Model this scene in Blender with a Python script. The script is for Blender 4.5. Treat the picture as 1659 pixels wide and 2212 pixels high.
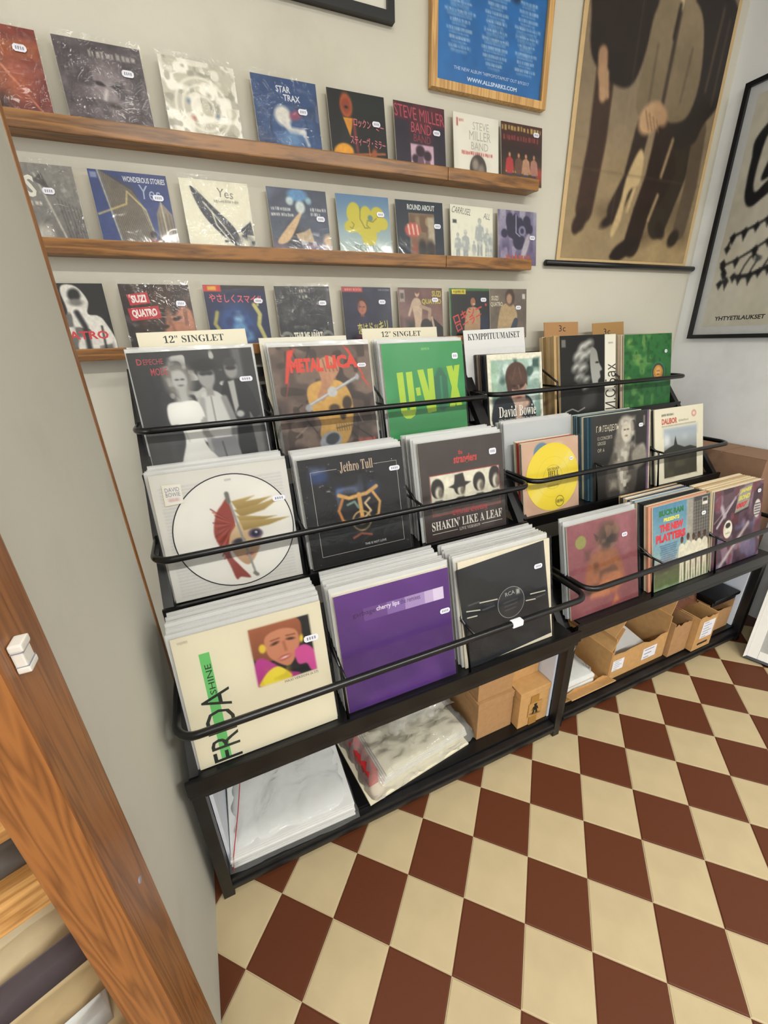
import bpy, bmesh, math, random
import numpy as np
from mathutils import Vector, Matrix

for _o in list(bpy.data.objects):
    bpy.data.objects.remove(_o)
scene = bpy.context.scene
COL = scene.collection
R = math.radians

# ------------------------------------------------------------------ camera
cam_d = bpy.data.cameras.new('camera')
cam = bpy.data.objects.new('camera', cam_d)
COL.objects.link(cam)
cam_d.sensor_fit = 'VERTICAL'
cam_d.sensor_height = 36.0
cam_d.lens = 886.19 / 2212 * 36.0
cam_d.clip_start = 0.02
_yaw, _pit, _rol = R(22.906), R(-22.872), R(-2.081)
_f = Vector((math.sin(_yaw) * math.cos(_pit), math.cos(_yaw) * math.cos(_pit), math.sin(_pit)))
_r = Vector((math.cos(_yaw), -math.sin(_yaw), 0))
_u = _r.cross(_f)
_r2 = math.cos(_rol) * _r + math.sin(_rol) * _u
_u2 = -math.sin(_rol) * _r + math.cos(_rol) * _u
_m = Matrix((_r2, _u2, -_f)).transposed().to_4x4()
_m.translation = (1.0606, -1.51, 1.3341)
cam.matrix_world = _m
scene.camera = cam

# ------------------------------------------------------------------ world, lamps, exposure
W = bpy.data.worlds.new('daylight')
scene.world = W
W.use_nodes = True
W.node_tree.nodes['Background'].inputs[0].default_value = (0.97, 0.985, 1.0, 1)
W.node_tree.nodes['Background'].inputs[1].default_value = 0.80
scene.view_settings.view_transform = 'Standard'
scene.view_settings.look = 'None'
scene.view_settings.gamma = 1.0
scene.view_settings.use_curve_mapping = False
scene.view_settings.exposure = 0.0
scene.cycles.transparent_max_bounces = 24
LAMPS = [((1.0, -1.5, 2.97), 11, (1.0, 0.975, 0.91)), ((1.2, -3.1, 2.97), 72, (1.0, 0.985, 0.93)), ((2.75, -3.1, 2.97), 58, (1.0, 0.99, 0.95))]
SIDE_FILL = ((-2.12, -3.3, 1.55), 2.0, 1.9, 60, (0.92, 0.97, 1.0))   # added side fill light: place, width, height, watts, tint

# ------------------------------------------------------------------ helpers
def lin(c):
    c = np.asarray(c, dtype=float)
    return np.where(c <= 0.04045, c / 12.92, ((c + 0.055) / 1.055) ** 2.4)

def hx(h):
    return np.array([int(h[i:i + 2], 16) / 255 for i in (0, 2, 4)])

def link(o, parent=None):
    COL.objects.link(o)
    if parent is not None:
        o.parent = parent
    return o

def mesh(name, verts, faces, mat, parent=None, smooth=False, loc=None):
    me = bpy.data.meshes.new(name)
    me.from_pydata([tuple(v) for v in verts], [], faces)
    me.materials.append(mat)
    if smooth:
        me.polygons.foreach_set('use_smooth', [True] * len(me.polygons))
    me.update()
    o = bpy.data.objects.new(name, me)
    if loc is not None:
        o.location = loc
    return link(o, parent)

def tag(o, label, cat, group=None):
    o['label'] = label
    o['category'] = cat
    if group:
        o['group'] = group
    return o

def struct(o, label=None, cat=None):
    o['kind'] = 'structure'
    if label:
        o['label'] = label
        o['category'] = cat
    return o

def thing(name, label, cat, loc=(0, 0, 0), rot=(0, 0, 0), group=None):
    o = bpy.data.objects.new(name, None)
    o.empty_display_size = 0.03
    o.location = loc
    o.rotation_euler = rot
    link(o)
    return tag(o, label, cat, group)

class MB:
    def __init__(s):
        s.v, s.f = [], []
    def add(s, vs, fs):
        n = len(s.v)
        s.v += [tuple(v) for v in vs]
        s.f += [tuple(i + n for i in f) for f in fs]
        return s
    def box(s, x0, x1, y0, y1, z0, z1, b=0.0):
        if b <= 0:
            vs = [(x, y, z) for z in (z0, z1) for y in (y0, y1) for x in (x0, x1)]
            return s.add(vs, [(0, 2, 3, 1), (4, 5, 7, 6), (0, 1, 5, 4), (2, 6, 7, 3), (0, 4, 6, 2), (1, 3, 7, 5)])
        bm = bmesh.new()
        bmesh.ops.create_cube(bm, size=1)
        for v in bm.verts:
            v.co = ((x0 + x1) / 2 + v.co.x * (x1 - x0), (y0 + y1) / 2 + v.co.y * (y1 - y0), (z0 + z1) / 2 + v.co.z * (z1 - z0))
        bmesh.ops.bevel(bm, geom=bm.edges[:], offset=b, segments=2, affect='EDGES', profile=0.7)
        bm.verts.index_update()
        vs = [v.co.copy() for v in bm.verts]
        fs = [[v.index for v in f.verts] for f in bm.faces]
        bm.free()
        return s.add(vs, fs)
    def bar(s, a, b, w, h, up=(0, 0, 1)):
        a, b = Vector(a), Vector(b)
        d = (b - a).normalized()
        sd = d.cross(Vector(up)).normalized()
        u = sd.cross(d)
        vs = []
        for p in (a, b):
            for i, j in ((-1, -1), (1, -1), (1, 1), (-1, 1)):
                vs.append(p + sd * (i * w / 2) + u * (j * h / 2))
        return s.add(vs, [(0, 3, 2, 1), (4, 5, 6, 7), (0, 1, 5, 4), (1, 2, 6, 5), (2, 3, 7, 6), (3, 0, 4, 7)])
    def tube(s, pts, r, n=10):
        pts = [Vector(p) for p in pts]
        up = Vector((0.13, 0.21, 0.97)).normalized()
        rings = []
        for i, p in enumerate(pts):
            d = (pts[min(i + 1, len(pts) - 1)] - pts[max(i - 1, 0)]).normalized()
            sd = d.cross(up).normalized()
            u = sd.cross(d)
            rings.append([p + (sd * math.cos(2 * math.pi * k / n) + u * math.sin(2 * math.pi * k / n)) * r for k in range(n)])
        vs = [v for ri in rings for v in ri]
        fs = []
        for i in range(len(rings) - 1):
            for k in range(n):
                a, b = i * n + k, i * n + (k + 1) % n
                fs.append((a, b, b + n, a + n))
        fs.append(tuple(range(n - 1, -1, -1)))
        fs.append(tuple((len(rings) - 1) * n + k for k in range(n)))
        return s.add(vs, fs)
    def prism(s, poly, y0, y1):
        """poly in (x,z), extruded along y."""
        n = len(poly)
        vs = [(x, y0, z) for x, z in poly] + [(x, y1, z) for x, z in poly]
        fs = [tuple(range(n)), tuple(range(2 * n - 1, n - 1, -1))]
        fs += [(i, i + n, (i + 1) % n + n, (i + 1) % n) for i in range(n)]
        return s.add(vs, fs)
    def build(s, name, mat, parent=None, smooth=False, loc=None):
        return mesh(name, s.v, s.f, mat, parent, smooth, loc)

def boxo(name, mat, parent, x0, x1, y0, y1, z0, z1, b=0.0):
    return MB().box(x0, x1, y0, y1, z0, z1, b).build(name, mat, parent)

# ------------------------------------------------------------------ materials
def newmat(name):
    m = bpy.data.materials.new(name)
    m.use_nodes = True
    nt = m.node_tree
    b = nt.nodes['Principled BSDF']
    return m, nt, b

def nd(nt, t, **kw):
    n = nt.nodes.new(t)
    for k, v in kw.items():
        if k in n.inputs:
            n.inputs[k].default_value = v
        else:
            setattr(n, k, v)
    return n

def col4(h, g=1.0):
    c = lin(hx(h)) * g
    return (float(c[0]), float(c[1]), float(c[2]), 1)

def ramp(nt, stops):
    n = nt.nodes.new('ShaderNodeValToRGB')
    e = n.color_ramp.elements
    while len(e) < len(stops):
        e.new(0.5)
    for el, (p, c) in zip(e, stops):
        el.position = p
        el.color = c
    return n

def coords(nt, scale, kind='Object'):
    t = nt.nodes.new('ShaderNodeTexCoord')
    m = nt.nodes.new('ShaderNodeMapping')
    m.inputs['Scale'].default_value = scale
    nt.links.new(t.outputs[kind], m.inputs['Vector'])
    return m

def plain(name, h, rough=0.5, metal=0.0, var=0.06, scale=40, bump=0.0, spec=0.5):
    m, nt, b = newmat(name)
    b.inputs['Roughness'].default_value = rough
    b.inputs['Metallic'].default_value = metal
    b.inputs['Specular IOR Level'].default_value = spec
    mp = coords(nt, (1, 1, 1))
    no = nd(nt, 'ShaderNodeTexNoise', Scale=scale, Detail=4.0)
    nt.links.new(mp.outputs[0], no.inputs['Vector'])
    rp = ramp(nt, [(0.3, col4(h, 1 - var)), (0.7, col4(h, 1 + var))])
    nt.links.new(no.outputs['Fac'], rp.inputs[0])
    nt.links.new(rp.outputs[0], b.inputs['Base Color'])
    if bump:
        bp = nd(nt, 'ShaderNodeBump', Strength=bump, Distance=0.002)
        nt.links.new(no.outputs['Fac'], bp.inputs['Height'])
        nt.links.new(bp.outputs[0], b.inputs['Normal'])
    return m

def wood(name, dark, light, axis='X', scale=1.0, rough=0.42, dist=2.2, bands=13):
    """stretched grain along one object axis"""
    m, nt, b = newmat(name)
    st = {'X': (0.12, 1, 1), 'Z': (1, 1, 0.045)}[axis]
    mp = coords(nt, tuple(v * scale for v in st))
    n1 = nd(nt, 'ShaderNodeTexNoise', Scale=9.0, Detail=3.0, Distortion=0.6)
    nt.links.new(mp.outputs[0], n1.inputs['Vector'])
    ml = nd(nt, 'ShaderNodeMath', operation='MULTIPLY')
    ml.inputs[1].default_value = bands
    nt.links.new(n1.outputs['Fac'], ml.inputs[0])
    fr = nd(nt, 'ShaderNodeMath', operation='PINGPONG')
    fr.inputs[1].default_value = 1.0
    nt.links.new(ml.outputs[0], fr.inputs[0])
    n2 = nd(nt, 'ShaderNodeTexNoise', Scale=120.0, Detail=3.0)
    nt.links.new(mp.outputs[0], n2.inputs['Vector'])
    mx = nd(nt, 'ShaderNodeMath', operation='MULTIPLY_ADD')
    mx.inputs[1].default_value = 0.5
    nt.links.new(n2.outputs['Fac'], mx.inputs[0])
    ad = nd(nt, 'ShaderNodeMath', operation='MULTIPLY')
    ad.inputs[1].default_value = 0.6
    nt.links.new(fr.outputs[0], ad.inputs[0])
    nt.links.new(ad.outputs[0], mx.inputs[2])
    rp = ramp(nt, [(0.15, col4(dark)), (0.75, col4(light))])
    nt.links.new(mx.outputs[0], rp.inputs[0])
    nt.links.new(rp.outputs[0], b.inputs['Base Color'])
    b.inputs['Roughness'].default_value = rough
    bp = nd(nt, 'ShaderNodeBump', Strength=0.15, Distance=0.001)
    nt.links.new(mx.outputs[0], bp.inputs['Height'])
    nt.links.new(bp.outputs[0], b.inputs['Normal'])
    return m

def wall_mat(name, h, scuff):
    m, nt, b = newmat(name)
    mp = coords(nt, (1, 1, 1))
    n1 = nd(nt, 'ShaderNodeTexNoise', Scale=2.3, Detail=5.0, Roughness=0.6)
    n2 = nd(nt, 'ShaderNodeTexNoise', Scale=180.0, Detail=2.0)
    for n in (n1, n2):
        nt.links.new(mp.outputs[0], n.inputs['Vector'])
    rp = ramp(nt, [(0.30, col4(scuff)), (0.46, col4(h)), (0.8, col4(h, 1.03))])
    nt.links.new(n1.outputs['Fac'], rp.inputs[0])
    nt.links.new(rp.outputs[0], b.inputs['Base Color'])
    b.inputs['Roughness'].default_value = 0.75
    bp = nd(nt, 'ShaderNodeBump', Strength=0.12, Distance=0.001)
    nt.links.new(n2.outputs['Fac'], bp.inputs['Height'])
    nt.links.new(bp.outputs[0], b.inputs['Normal'])
    return m

def print_mat():
    m, nt, b = newmat('printed_card')
    a = nd(nt, 'ShaderNodeAttribute', attribute_name='ink')
    nt.links.new(a.outputs['Color'], b.inputs['Base Color'])
    b.inputs['Roughness'].default_value = 0.42
    b.inputs['Specular IOR Level'].default_value = 0.35
    return m

def plastic_mat(name, milk, tint, rough=0.09, bump=0.35, scale=14, gloss=1.0, ior=1.30):
    """clear polythene film: mostly see-through, glossy, a little milky"""
    m, nt, b = newmat(name)
    nt.nodes.remove(b)
    out = nt.nodes['Material Output']
    tr = nd(nt, 'ShaderNodeBsdfTransparent')
    df = nd(nt, 'ShaderNodeBsdfDiffuse', Color=col4(tint))
    gl = nd(nt, 'ShaderNodeBsdfGlossy', Roughness=rough)
    gl.inputs['Color'].default_value = (gloss, gloss, gloss, 1)
    m1 = nd(nt, 'ShaderNodeMixShader')
    m1.inputs[0].default_value = milk
    m2 = nd(nt, 'ShaderNodeMixShader')
    fr = nd(nt, 'ShaderNodeFresnel', IOR=ior)
    mp = coords(nt, (1, 1, 1))
    no = nd(nt, 'ShaderNodeTexNoise', Scale=scale, Detail=3.0, Distortion=1.2)
    nt.links.new(mp.outputs[0], no.inputs['Vector'])
    bp = nd(nt, 'ShaderNodeBump', Strength=bump, Distance=0.01)
    nt.links.new(no.outputs['Fac'], bp.inputs['Height'])
    nt.links.new(bp.outputs[0], gl.inputs['Normal'])
    nt.links.new(bp.outputs[0], fr.inputs['Normal'])
    nt.links.new(tr.outputs[0], m1.inputs[1])
    nt.links.new(df.outputs[0], m1.inputs[2])
    nt.links.new(fr.outputs[0], m2.inputs[0])
    nt.links.new(m1.outputs[0], m2.inputs[1])
    nt.links.new(gl.outputs[0], m2.inputs[2])
    nt.links.new(m2.outputs[0], out.inputs['Surface'])
    return m

M = dict(
    wall=wall_mat('wall_paint', 'cbc7b8', 'c0bcac'),
    wallr=wall_mat('wall_paint_daylit', 'e2e4e4', 'd6d8d8'),  # right wall's daylight tint put into a lighter, cooler paint
    ceil=plain('ceiling_paint', 'dcd8cc', 0.8),
    grey=wall_mat('grey_gloss_paint', 'bebcb0', 'b5b3a7'),
    shelf=wood('ledge_wood', '5c3b19', '94652f', 'X', 2.2, 0.36, bands=9),
    post=wood('post_pine', '6a3e1b', '925c2d', 'Z', 2.6, 0.42, bands=26),
    trim=wood('trim_wood', '6e431c', '9a6632', 'Z', 3.0, 0.4),
    oak=wood('frame_oak', 'a87c44', 'd3a868', 'Z', 3.0, 0.45),
    palew=wood('pale_shelf_wood', '9a6a35', 'c9995c', 'X', 3.0, 0.45),
    tred=plain('red_quarry_tile', '582e19', 0.5, var=0.05, scale=300, bump=0.03, spec=0.25),
    tcream=plain('cream_tile', 'b5a481', 0.45, var=0.06, scale=9, bump=0.02, spec=0.3),
    grout=plain('grout', '6d6047', 0.9, var=0.15),
    black=plain('black_enamel', '09090b', 0.33, var=0.3, scale=25, bump=0.05),
    blackw=plain('worn_black_steel', '111012', 0.42, var=0.5, scale=30, bump=0.1),
    rod=plain('black_coated_rod', '08080a', 0.28, var=0.2),
    white=plain('white_board', 'd2d8e2', 0.5, var=0.03),
    frameb=plain('black_frame', '0c0d12', 0.35, var=0.2),
    kraft=plain('kraft_card', 'a98156', 0.8, var=0.08, scale=60),
    kraft2=plain('kraft_card_light', 'bd925c', 0.75, var=0.08, scale=50),
    kraftd=plain('brown_carton', '8a6a52', 0.8, var=0.06, scale=30),
    tape=plain('packing_tape', 'a5783a', 0.25, var=0.06),
    paper=plain('white_paper', 'd9dad8', 0.6, var=0.03),
    card=plain('cream_card', 'ddd6bd', 0.6, var=0.02),
    sensor=plain('white_plastic', 'd9d6ce', 0.35, var=0.02),
    dark=plain('dark_gap', '141414', 0.6),
    redp=plain('red_strip', 'b3262a', 0.4),
    tag=plain('sticker_white', 'e6e6ee', 0.5, var=0.01),
    ink=plain('sticker_ink', '8a8a95', 0.6),
    foil=plain('padded_white_film', 'd9dad6', 0.22, var=0.05, bump=0.3),
    printm=print_mat(),
    film=plastic_mat('sleeve_film', 0.012, 'cfd4d6', 0.08, 0.10),
    film2=plastic_mat('sleeve_film_wrinkled', 0.015, 'd6d8d4', 0.08, 0.8, 22),
    edge=plastic_mat('sleeve_film_edge', 0.34, 'f4f5f3', 0.16, 0.12, 40, ior=1.4),
    wrap=plastic_mat('crumpled_wrap', 0.10, 'eceeee', 0.06, 0.5, 16, ior=1.25),
    wrap2=plastic_mat('crinkled_bag', 0.20, 'e6e6e0', 0.05, 0.9, 22, ior=1.42),
    packred=plastic_mat('reddish_pack_film', 0.45, '7a4a3c', 0.10, 0.9, 18),
)
CARDS = {}
def cardmat(h):
    if h not in CARDS:
        CARDS[h] = plain('card_' + h, h, 0.6, var=0.05)
    return CARDS[h]

# ------------------------------------------------------------------ printed pictures
def serif(t):
    o = ''
    for c in t:
        if 'A' <= c <= 'Z': o += chr(0x1D400 + ord(c) - 65)
        elif 'a' <= c <= 'z': o += chr(0x1D41A + ord(c) - 97)
        elif '0' <= c <= '9': o += chr(0x1D7CE + ord(c) - 48)
        else: o += c
    return o
def frak(t):
    o = ''
    for c in t:
        if 'A' <= c <= 'Z': o += chr(0x1D56C + ord(c) - 65)
        elif 'a' <= c <= 'z': o += chr(0x1D586 + ord(c) - 97)
        else: o += c
    return o

_TC = {}
def textmesh(t, bold=0.0):
    k = (t, bold)
    if k not in _TC:
        cu = bpy.data.curves.new('t', 'FONT')
        cu.body = t
        cu.resolution_u = 2
        cu.offset = bold
        o = bpy.data.objects.new('t', cu)
        me = o.to_mesh()
        v = np.array([x.co[:2] for x in me.vertices]).reshape(-1, 2)
        f = [tuple(p.vertices) for p in me.polygons]
        o.to_mesh_clear()
        bpy.data.objects.remove(o)
        bpy.data.curves.remove(cu)
        v = v - v.min(0)
        v = v / np.maximum(v.max(0), 1e-6)
        _TC[k] = (v, f)
    return _TC[k]

def smooth_pts(p, k=6):
    p = np.asarray(p, float)
    n = len(p)
    out = []
    for i in range(n):
        a, b, c, d = p[i - 1], p[i], p[(i + 1) % n], p[(i + 2) % n]
        for t in np.linspace(0, 1, k, endpoint=False):
            out.append(0.5 * (2 * b + (c - a) * t + (2 * a - 5 * b + 4 * c - d) * t * t + (3 * b - a - 3 * c + d) * t ** 3))
    return np.array(out)

class Img:
    """small painted picture: a vertex-colour grid plus lettering outlines"""
    def __init__(s, n, bg, m=None, vmap=None):
        s.n, s.m = n, m or n
        s.vm = vmap
        u = np.linspace(0, 1, s.n)
        v = np.linspace(0, 1, s.m)
        s.u, s.v = np.meshgrid(u, v)
        s.u0, s.v0 = s.u, s.v
        s.a = np.zeros((s.m, s.n, 3))
        s.asp = s.m / s.n
        s.t = []
        s.shapes = []
        if vmap:        # v = 0..1 then covers only the lower part of the sheet
            s.v = s.v0 * vmap - (vmap - 1)
        s.blend(np.ones_like(s.u), bg)
    def colr(s, c, y0=0, y1=1):
        if isinstance(c, tuple):
            t = np.clip((s.v - y0) / max(y1 - y0, 1e-6), 0, 1)[..., None]
            return hx(c[0]) * (1 - t) + hx(c[1]) * t
        return hx(c)[None, None, :]
    def blend(s, mask, c, y0=0, y1=1):
        k = mask[..., None]
        s.a = s.a * (1 - k) + s.colr(c, y0, y1) * k
        return s
    def soft(s, sd, w):
        w = max(w, 0.8 / s.n)
        return np.clip(0.5 - sd / (2 * w), 0, 1)
    def ell(s, cx, cy, rx, ry, c, rot=0, w=0.0, al=1.0):
        du, dv = s.u - cx, s.v - cy
        ct, st = math.cos(R(rot)), math.sin(R(rot))
        x, y = du * ct + dv * st, -du * st + dv * ct
        d = np.sqrt((x / rx) ** 2 + (y / ry) ** 2)
        return s.blend(s.soft((d - 1) * min(rx, ry), w) * al, c, cy - ry, cy + ry)
    def rect(s, x0, y0, x1, y1, c, w=0.0, al=1.0):
        sd = np.maximum(np.maximum(x0 - s.u, s.u - x1), np.maximum(y0 - s.v, s.v - y1))
        return s.blend(s.soft(sd, w) * al, c, y0, y1)
    def sd_poly(s, p):
        p = np.asarray(p, float)
        d = np.full(s.u.shape, 1e9)
        ins = np.zeros(s.u.shape, bool)
        for i in range(len(p)):
            (ax, ay), (bx, by) = p[i - 1], p[i]
            ex, ey = bx - ax, by - ay
            wx, wy = s.u - ax, s.v - ay
            t = np.clip((wx * ex + wy * ey) / (ex * ex + ey * ey + 1e-12), 0, 1)
            d = np.minimum(d, (wx - ex * t) ** 2 + (wy - ey * t) ** 2)
            if abs(ey) > 1e-9:
                c = ((ay > s.v) != (by > s.v)) & (s.u < ex * (s.v - ay) / ey + ax)
                ins ^= c
        d = np.sqrt(d)
        return np.where(ins, -d, d)
    def poly(s, p, c, sm=False, w=0.0, al=1.0):
        if sm:
            p = smooth_pts(p)
        ys = [q[1] for q in p]
        return s.blend(s.soft(s.sd_poly(p), w) * al, c, min(ys), max(ys))
    def line(s, p, wd, c, w=0.0, al=1.0):
        d = np.full(s.u.shape, 1e9)
        for (ax, ay), (bx, by) in zip(p[:-1], p[1:]):
            ex, ey = bx - ax, by - ay
            t = np.clip(((s.u - ax) * ex + (s.v - ay) * ey) / (ex * ex + ey * ey + 1e-12), 0, 1)
            d = np.minimum(d, np.sqrt((s.u - ax - ex * t) ** 2 + (s.v - ay - ey * t) ** 2))
        return s.blend(s.soft(d - wd / 2, w) * al, c)
    def field(s, k, seed, ky=None):
        rng = np.random.RandomState(seed)
        ky = ky or max(2, int(k * s.asp))
        g = rng.rand(ky + 1, k + 1)
        x, y = s.u0 * k * 0.9999, s.v0 * ky * 0.9999
        i, j = x.astype(int), y.astype(int)
        fx, fy = x - i, y - j
        fx, fy = fx * fx * (3 - 2 * fx), fy * fy * (3 - 2 * fy)
        return (g[j, i] * (1 - fx) + g[j, i + 1] * fx) * (1 - fy) + (g[j + 1, i] * (1 - fx) + g[j + 1, i + 1] * fx) * fy
    def mottle(s, k, seed, c, al=0.6, thr=0.5, w=0.3, box=None, ky=None):
        f = s.field(k, seed, ky)
        mk = np.clip((f - thr) / w, 0, 1) * al
        if box:
            x0, y0, x1, y1 = box
            sd = np.maximum(np.maximum(x0 - s.u, s.u - x1), np.maximum(y0 - s.v, s.v - y1))
            mk = mk * np.clip(.5 - sd / .06, 0, 1)
        return s.blend(mk, c)
    def grain(s, amp, seed, k=20):
        f = (s.field(k, seed) - 0.5) * 2 * amp
        s.a = np.clip(s.a * (1 + f[..., None]), 0, 1)
        return s
    def text(s, t, x0, y0, x1, y1, c, rot=0, bold=0.0, sk=0.0):
        s.t.append((t, x0, y0, x1, y1, c, rot, bold, sk))
        return s
    def shape(s, p, c):
        """sharp-edged printed polygon (convex or star shaped about its centre)"""
        s.shapes.append((np.asarray(p, float), c))
        return s
    def ring(s, cx, cy, r, wd, c, n=64, asp=1.0):
        a = np.linspace(0, 2 * math.pi, n, endpoint=False)
        s.shapes.append(('ring', cx, cy, r, wd, c, asp))
        return s
    def dashes(s, x0, y0, x1, y1, c, seed=0, al=1.0):
        """a line of lettering too blurred to read"""
        rng = random.Random(seed)
        x = x0
        while x < x1:
            l = rng.uniform(0.25, 0.7) * (y1 - y0)
            s.rect(x, y0 + rng.uniform(0, .2) * (y1 - y0), min(x + l, x1), y1 - rng.uniform(0, .2) * (y1 - y0), c, al=al)
            x += l + rng.uniform(0.12, 0.5) * (y1 - y0)
        return s
    # generic people
    def figure(s, x, y0, y1, coat, legs, skin='c9a184', hair='2a1f1a', wd=None, shoe='1a1614', al=1.0, ax=1.0):
        h = y1 - y0
        k = ax * s.asp if wd is None else wd
        hr = h * 0.065
        w = h * 0.11 * k
        s.poly([(x - w * .75, y0 + h * .5), (x + w * .75, y0 + h * .5), (x + w * .8, y1 - h * .03), (x + w * .18, y1 - h * .03), (x, y0 + h * .6), (x - w * .2, y1 - h * .03), (x - w * .85, y1 - h * .03)], legs, al=al)
        s.poly([(x - w * .85, y1 - h * .04), (x - w * .15, y1 - h * .04), (x - w * .2, y1), (x - w * 1.1, y1)], shoe, al=al)
        s.poly([(x + w * .15, y1 - h * .04), (x + w * .85, y1 - h * .04), (x + w * 1.1, y1), (x + w * .2, y1)], shoe, al=al)
        s.poly([(x - w * .3, y0 + h * .13), (x + w * .3, y0 + h * .13), (x + w * 1.1, y0 + h * .19), (x + w * 1.45, y0 + h * .47), (x + w * .9, y0 + h * .48), (x + w * .85, y0 + h * .54), (x - w * .85, y0 + h * .54), (x - w * .9, y0 + h * .48), (x - w * 1.45, y0 + h * .47), (x - w * 1.1, y0 + h * .19)], coat, al=al)
        s.ell(x - w * 1.15, y0 + h * .495, w * .22, h * .026, skin, al=al)
        s.ell(x + w * 1.15, y0 + h * .495, w * .22, h * .026, skin, al=al)
        s.ell(x, y0 + h * .055, hr * k * .86, hr * 1.02, hair, al=al)
        s.ell(x, y0 + h * .075, hr * k * .64, hr * .85, skin, al=al)
        return s
    def bust(s, cx, cy, r, skin, hair, shirt, shade=None, look=0.0):
        """head and shoulders; r = head half height"""
        s.poly([(cx - r * 1.9, cy + r * 3.2), (cx - r * 1.7, cy + r * 1.75), (cx - r * .5, cy + r * 1.2), (cx + r * .5, cy + r * 1.2), (cx + r * 1.7, cy + r * 1.75), (cx + r * 1.9, cy + r * 3.2)], shirt, sm=True)
        s.ell(cx, cy - r * .12, r * .98, r * 1.12, hair)
        s.rect(cx - r * .3, cy + r * .5, cx + r * .3, cy + r * 1.35, shade or skin, w=.01)
        s.ell(cx + look * r, cy + r * .12, r * .7, r * .92, skin, w=r * .05)
        dk = shade or '7a5545'
        for d in (-.28, .28):
            s.ell(cx + look * r * 1.3 + d * r, cy + r * .02, r * .13, r * .06, '2a1d18')
        s.line([(cx + look * r * 1.5, cy + r * .05), (cx + look * r * 1.5 + r * .05, cy + r * .35)], r * .07, dk, w=r * .05)
        s.ell(cx + look * r * 1.3, cy + r * .58, r * .2, r * .07, 'a05048')
        return s

def print_obj(name, img, w, h, mat, parent, y=-0.0004, x0=0.0, z0=0.0, gain=1.0, circle=False):
    """picture in the local XZ plane, centred on x0, standing on z0, facing -Y"""
    n, m = img.n, img.m
    U, Vv = img.u0, img.v0
    if circle:      # round picture: rim vertices are pulled in onto the circle
        r_ = np.sqrt((U - .5) ** 2 + (Vv - .5) ** 2)
        k_ = np.where(r_ > .5, .5 / np.maximum(r_, 1e-9), 1)
        U, Vv = .5 + (U - .5) * k_, .5 + (Vv - .5) * k_
    X = (U - 0.5) * w + x0
    Z = (1 - Vv) * h + z0
    V = np.stack([X, np.full_like(X, y), Z], -1).reshape(-1, 3)
    C = lin(img.a.reshape(-1, 3)) * gain
    idx = np.arange(n * m).reshape(m, n)
    F = np.stack([idx[:-1, :-1], idx[1:, :-1], idx[1:, 1:], idx[:-1, 1:]], -1).reshape(-1, 4)
    vs, cs = [V], [C]
    faces = [tuple(f) for f in F.tolist()]
    base = len(V)
    lay = y
    def put(pu, pv, fs, c):
        nonlocal base, lay
        lay -= 0.00005
        v3 = np.stack([(pu - 0.5) * w + x0, np.full(len(pu), lay), (1 - pv) * h + z0], -1)
        vs.append(v3)
        cs.append(np.repeat(lin(hx(c))[None] * gain, len(pu), 0))
        faces.extend([tuple(i + base for i in f) for f in fs])
        base += len(pu)
    for sh in img.shapes:
        if isinstance(sh[0], str):
            _, cx, cy, r, wd, c, asp = sh
            k = 72
            a = np.linspace(0, 2 * math.pi, k, endpoint=False)
            pu = np.r_[cx + r * np.cos(a), cx + (r - wd) * np.cos(a)]
            pv = np.r_[cy + asp * r * np.sin(a), cy + asp * (r - wd) * np.sin(a)]
            put(pu, pv, [(i, i + k, (i + 1) % k + k, (i + 1) % k) for i in range(k)], c)
        else:
            p, c = sh
            area = sum(p[i - 1][0] * p[i][1] - p[i][0] * p[i - 1][1] for i in range(len(p)))
            if area > 0:
                p = p[::-1]
            put(p[:, 0], p[:, 1], [tuple(range(len(p)))], c)
    for t, tx0, ty0, tx1, ty1, c, rot, bold, sk in img.t:
        tv, tf = textmesh(t, bold)
        px = tv[:, 0] + sk * (tv[:, 1] - 0.5)
        if rot:
            # lay the string along its own axis, then turn it about the box centre
            cx, cy = (tx0 + tx1) / 2, (ty0 + ty1) / 2
            lx, ly = (px - .5) * (tx1 - tx0) * w, (tv[:, 1] - .5) * (ty1 - ty0) * h
            ct, st = math.cos(R(rot)), math.sin(R(rot))
            pu = cx + (lx * ct - ly * st) / w
            pv = cy - (lx * st + ly * ct) / h
        else:
            pu, pv = tx0 + px * (tx1 - tx0), ty1 - tv[:, 1] * (ty1 - ty0)
        if img.vm:
            pv = (pv + img.vm - 1) / img.vm
        put(pu, pv, tf, c)
    V = np.concatenate(vs)
    C = np.concatenate(cs)
    me = bpy.data.meshes.new(name)
    me.from_pydata(V.tolist(), [], faces)
    me.materials.append(mat)
    at = me.color_attributes.new('ink', 'FLOAT_COLOR', 'POINT')
    at.data.foreach_set('color', np.c_[C, np.ones(len(C))].astype(np.float32).ravel())
    me.update()
    o = bpy.data.objects.new(name, me)
    return link(o, parent)

# ------------------------------------------------------------------ the room
XR = 3.375
struct(boxo('wall_back', M['wall'], None, -2.2, XR + 0.1, 0.0, 0.1, -0.02, 3.05))
struct(boxo('wall_right', M['wallr'], None, XR, XR + 0.1, -5.0, 0.0, -0.02, 3.05))
struct(boxo('ceiling', M['ceil'], None, -2.2, XR + 0.1, -5.0, 0.1, 3.05, 3.12))
struct(boxo('wall_left', M['grey'], None, 0.815, 0.855, -1.089, -0.50, 0.0, 3.05))
t1 = MB().box(0.80, 0.8565, -0.505, -0.478, 0.0, 3.05, 0.004).build('trim_1', M['trim'])
struct(t1)

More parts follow.
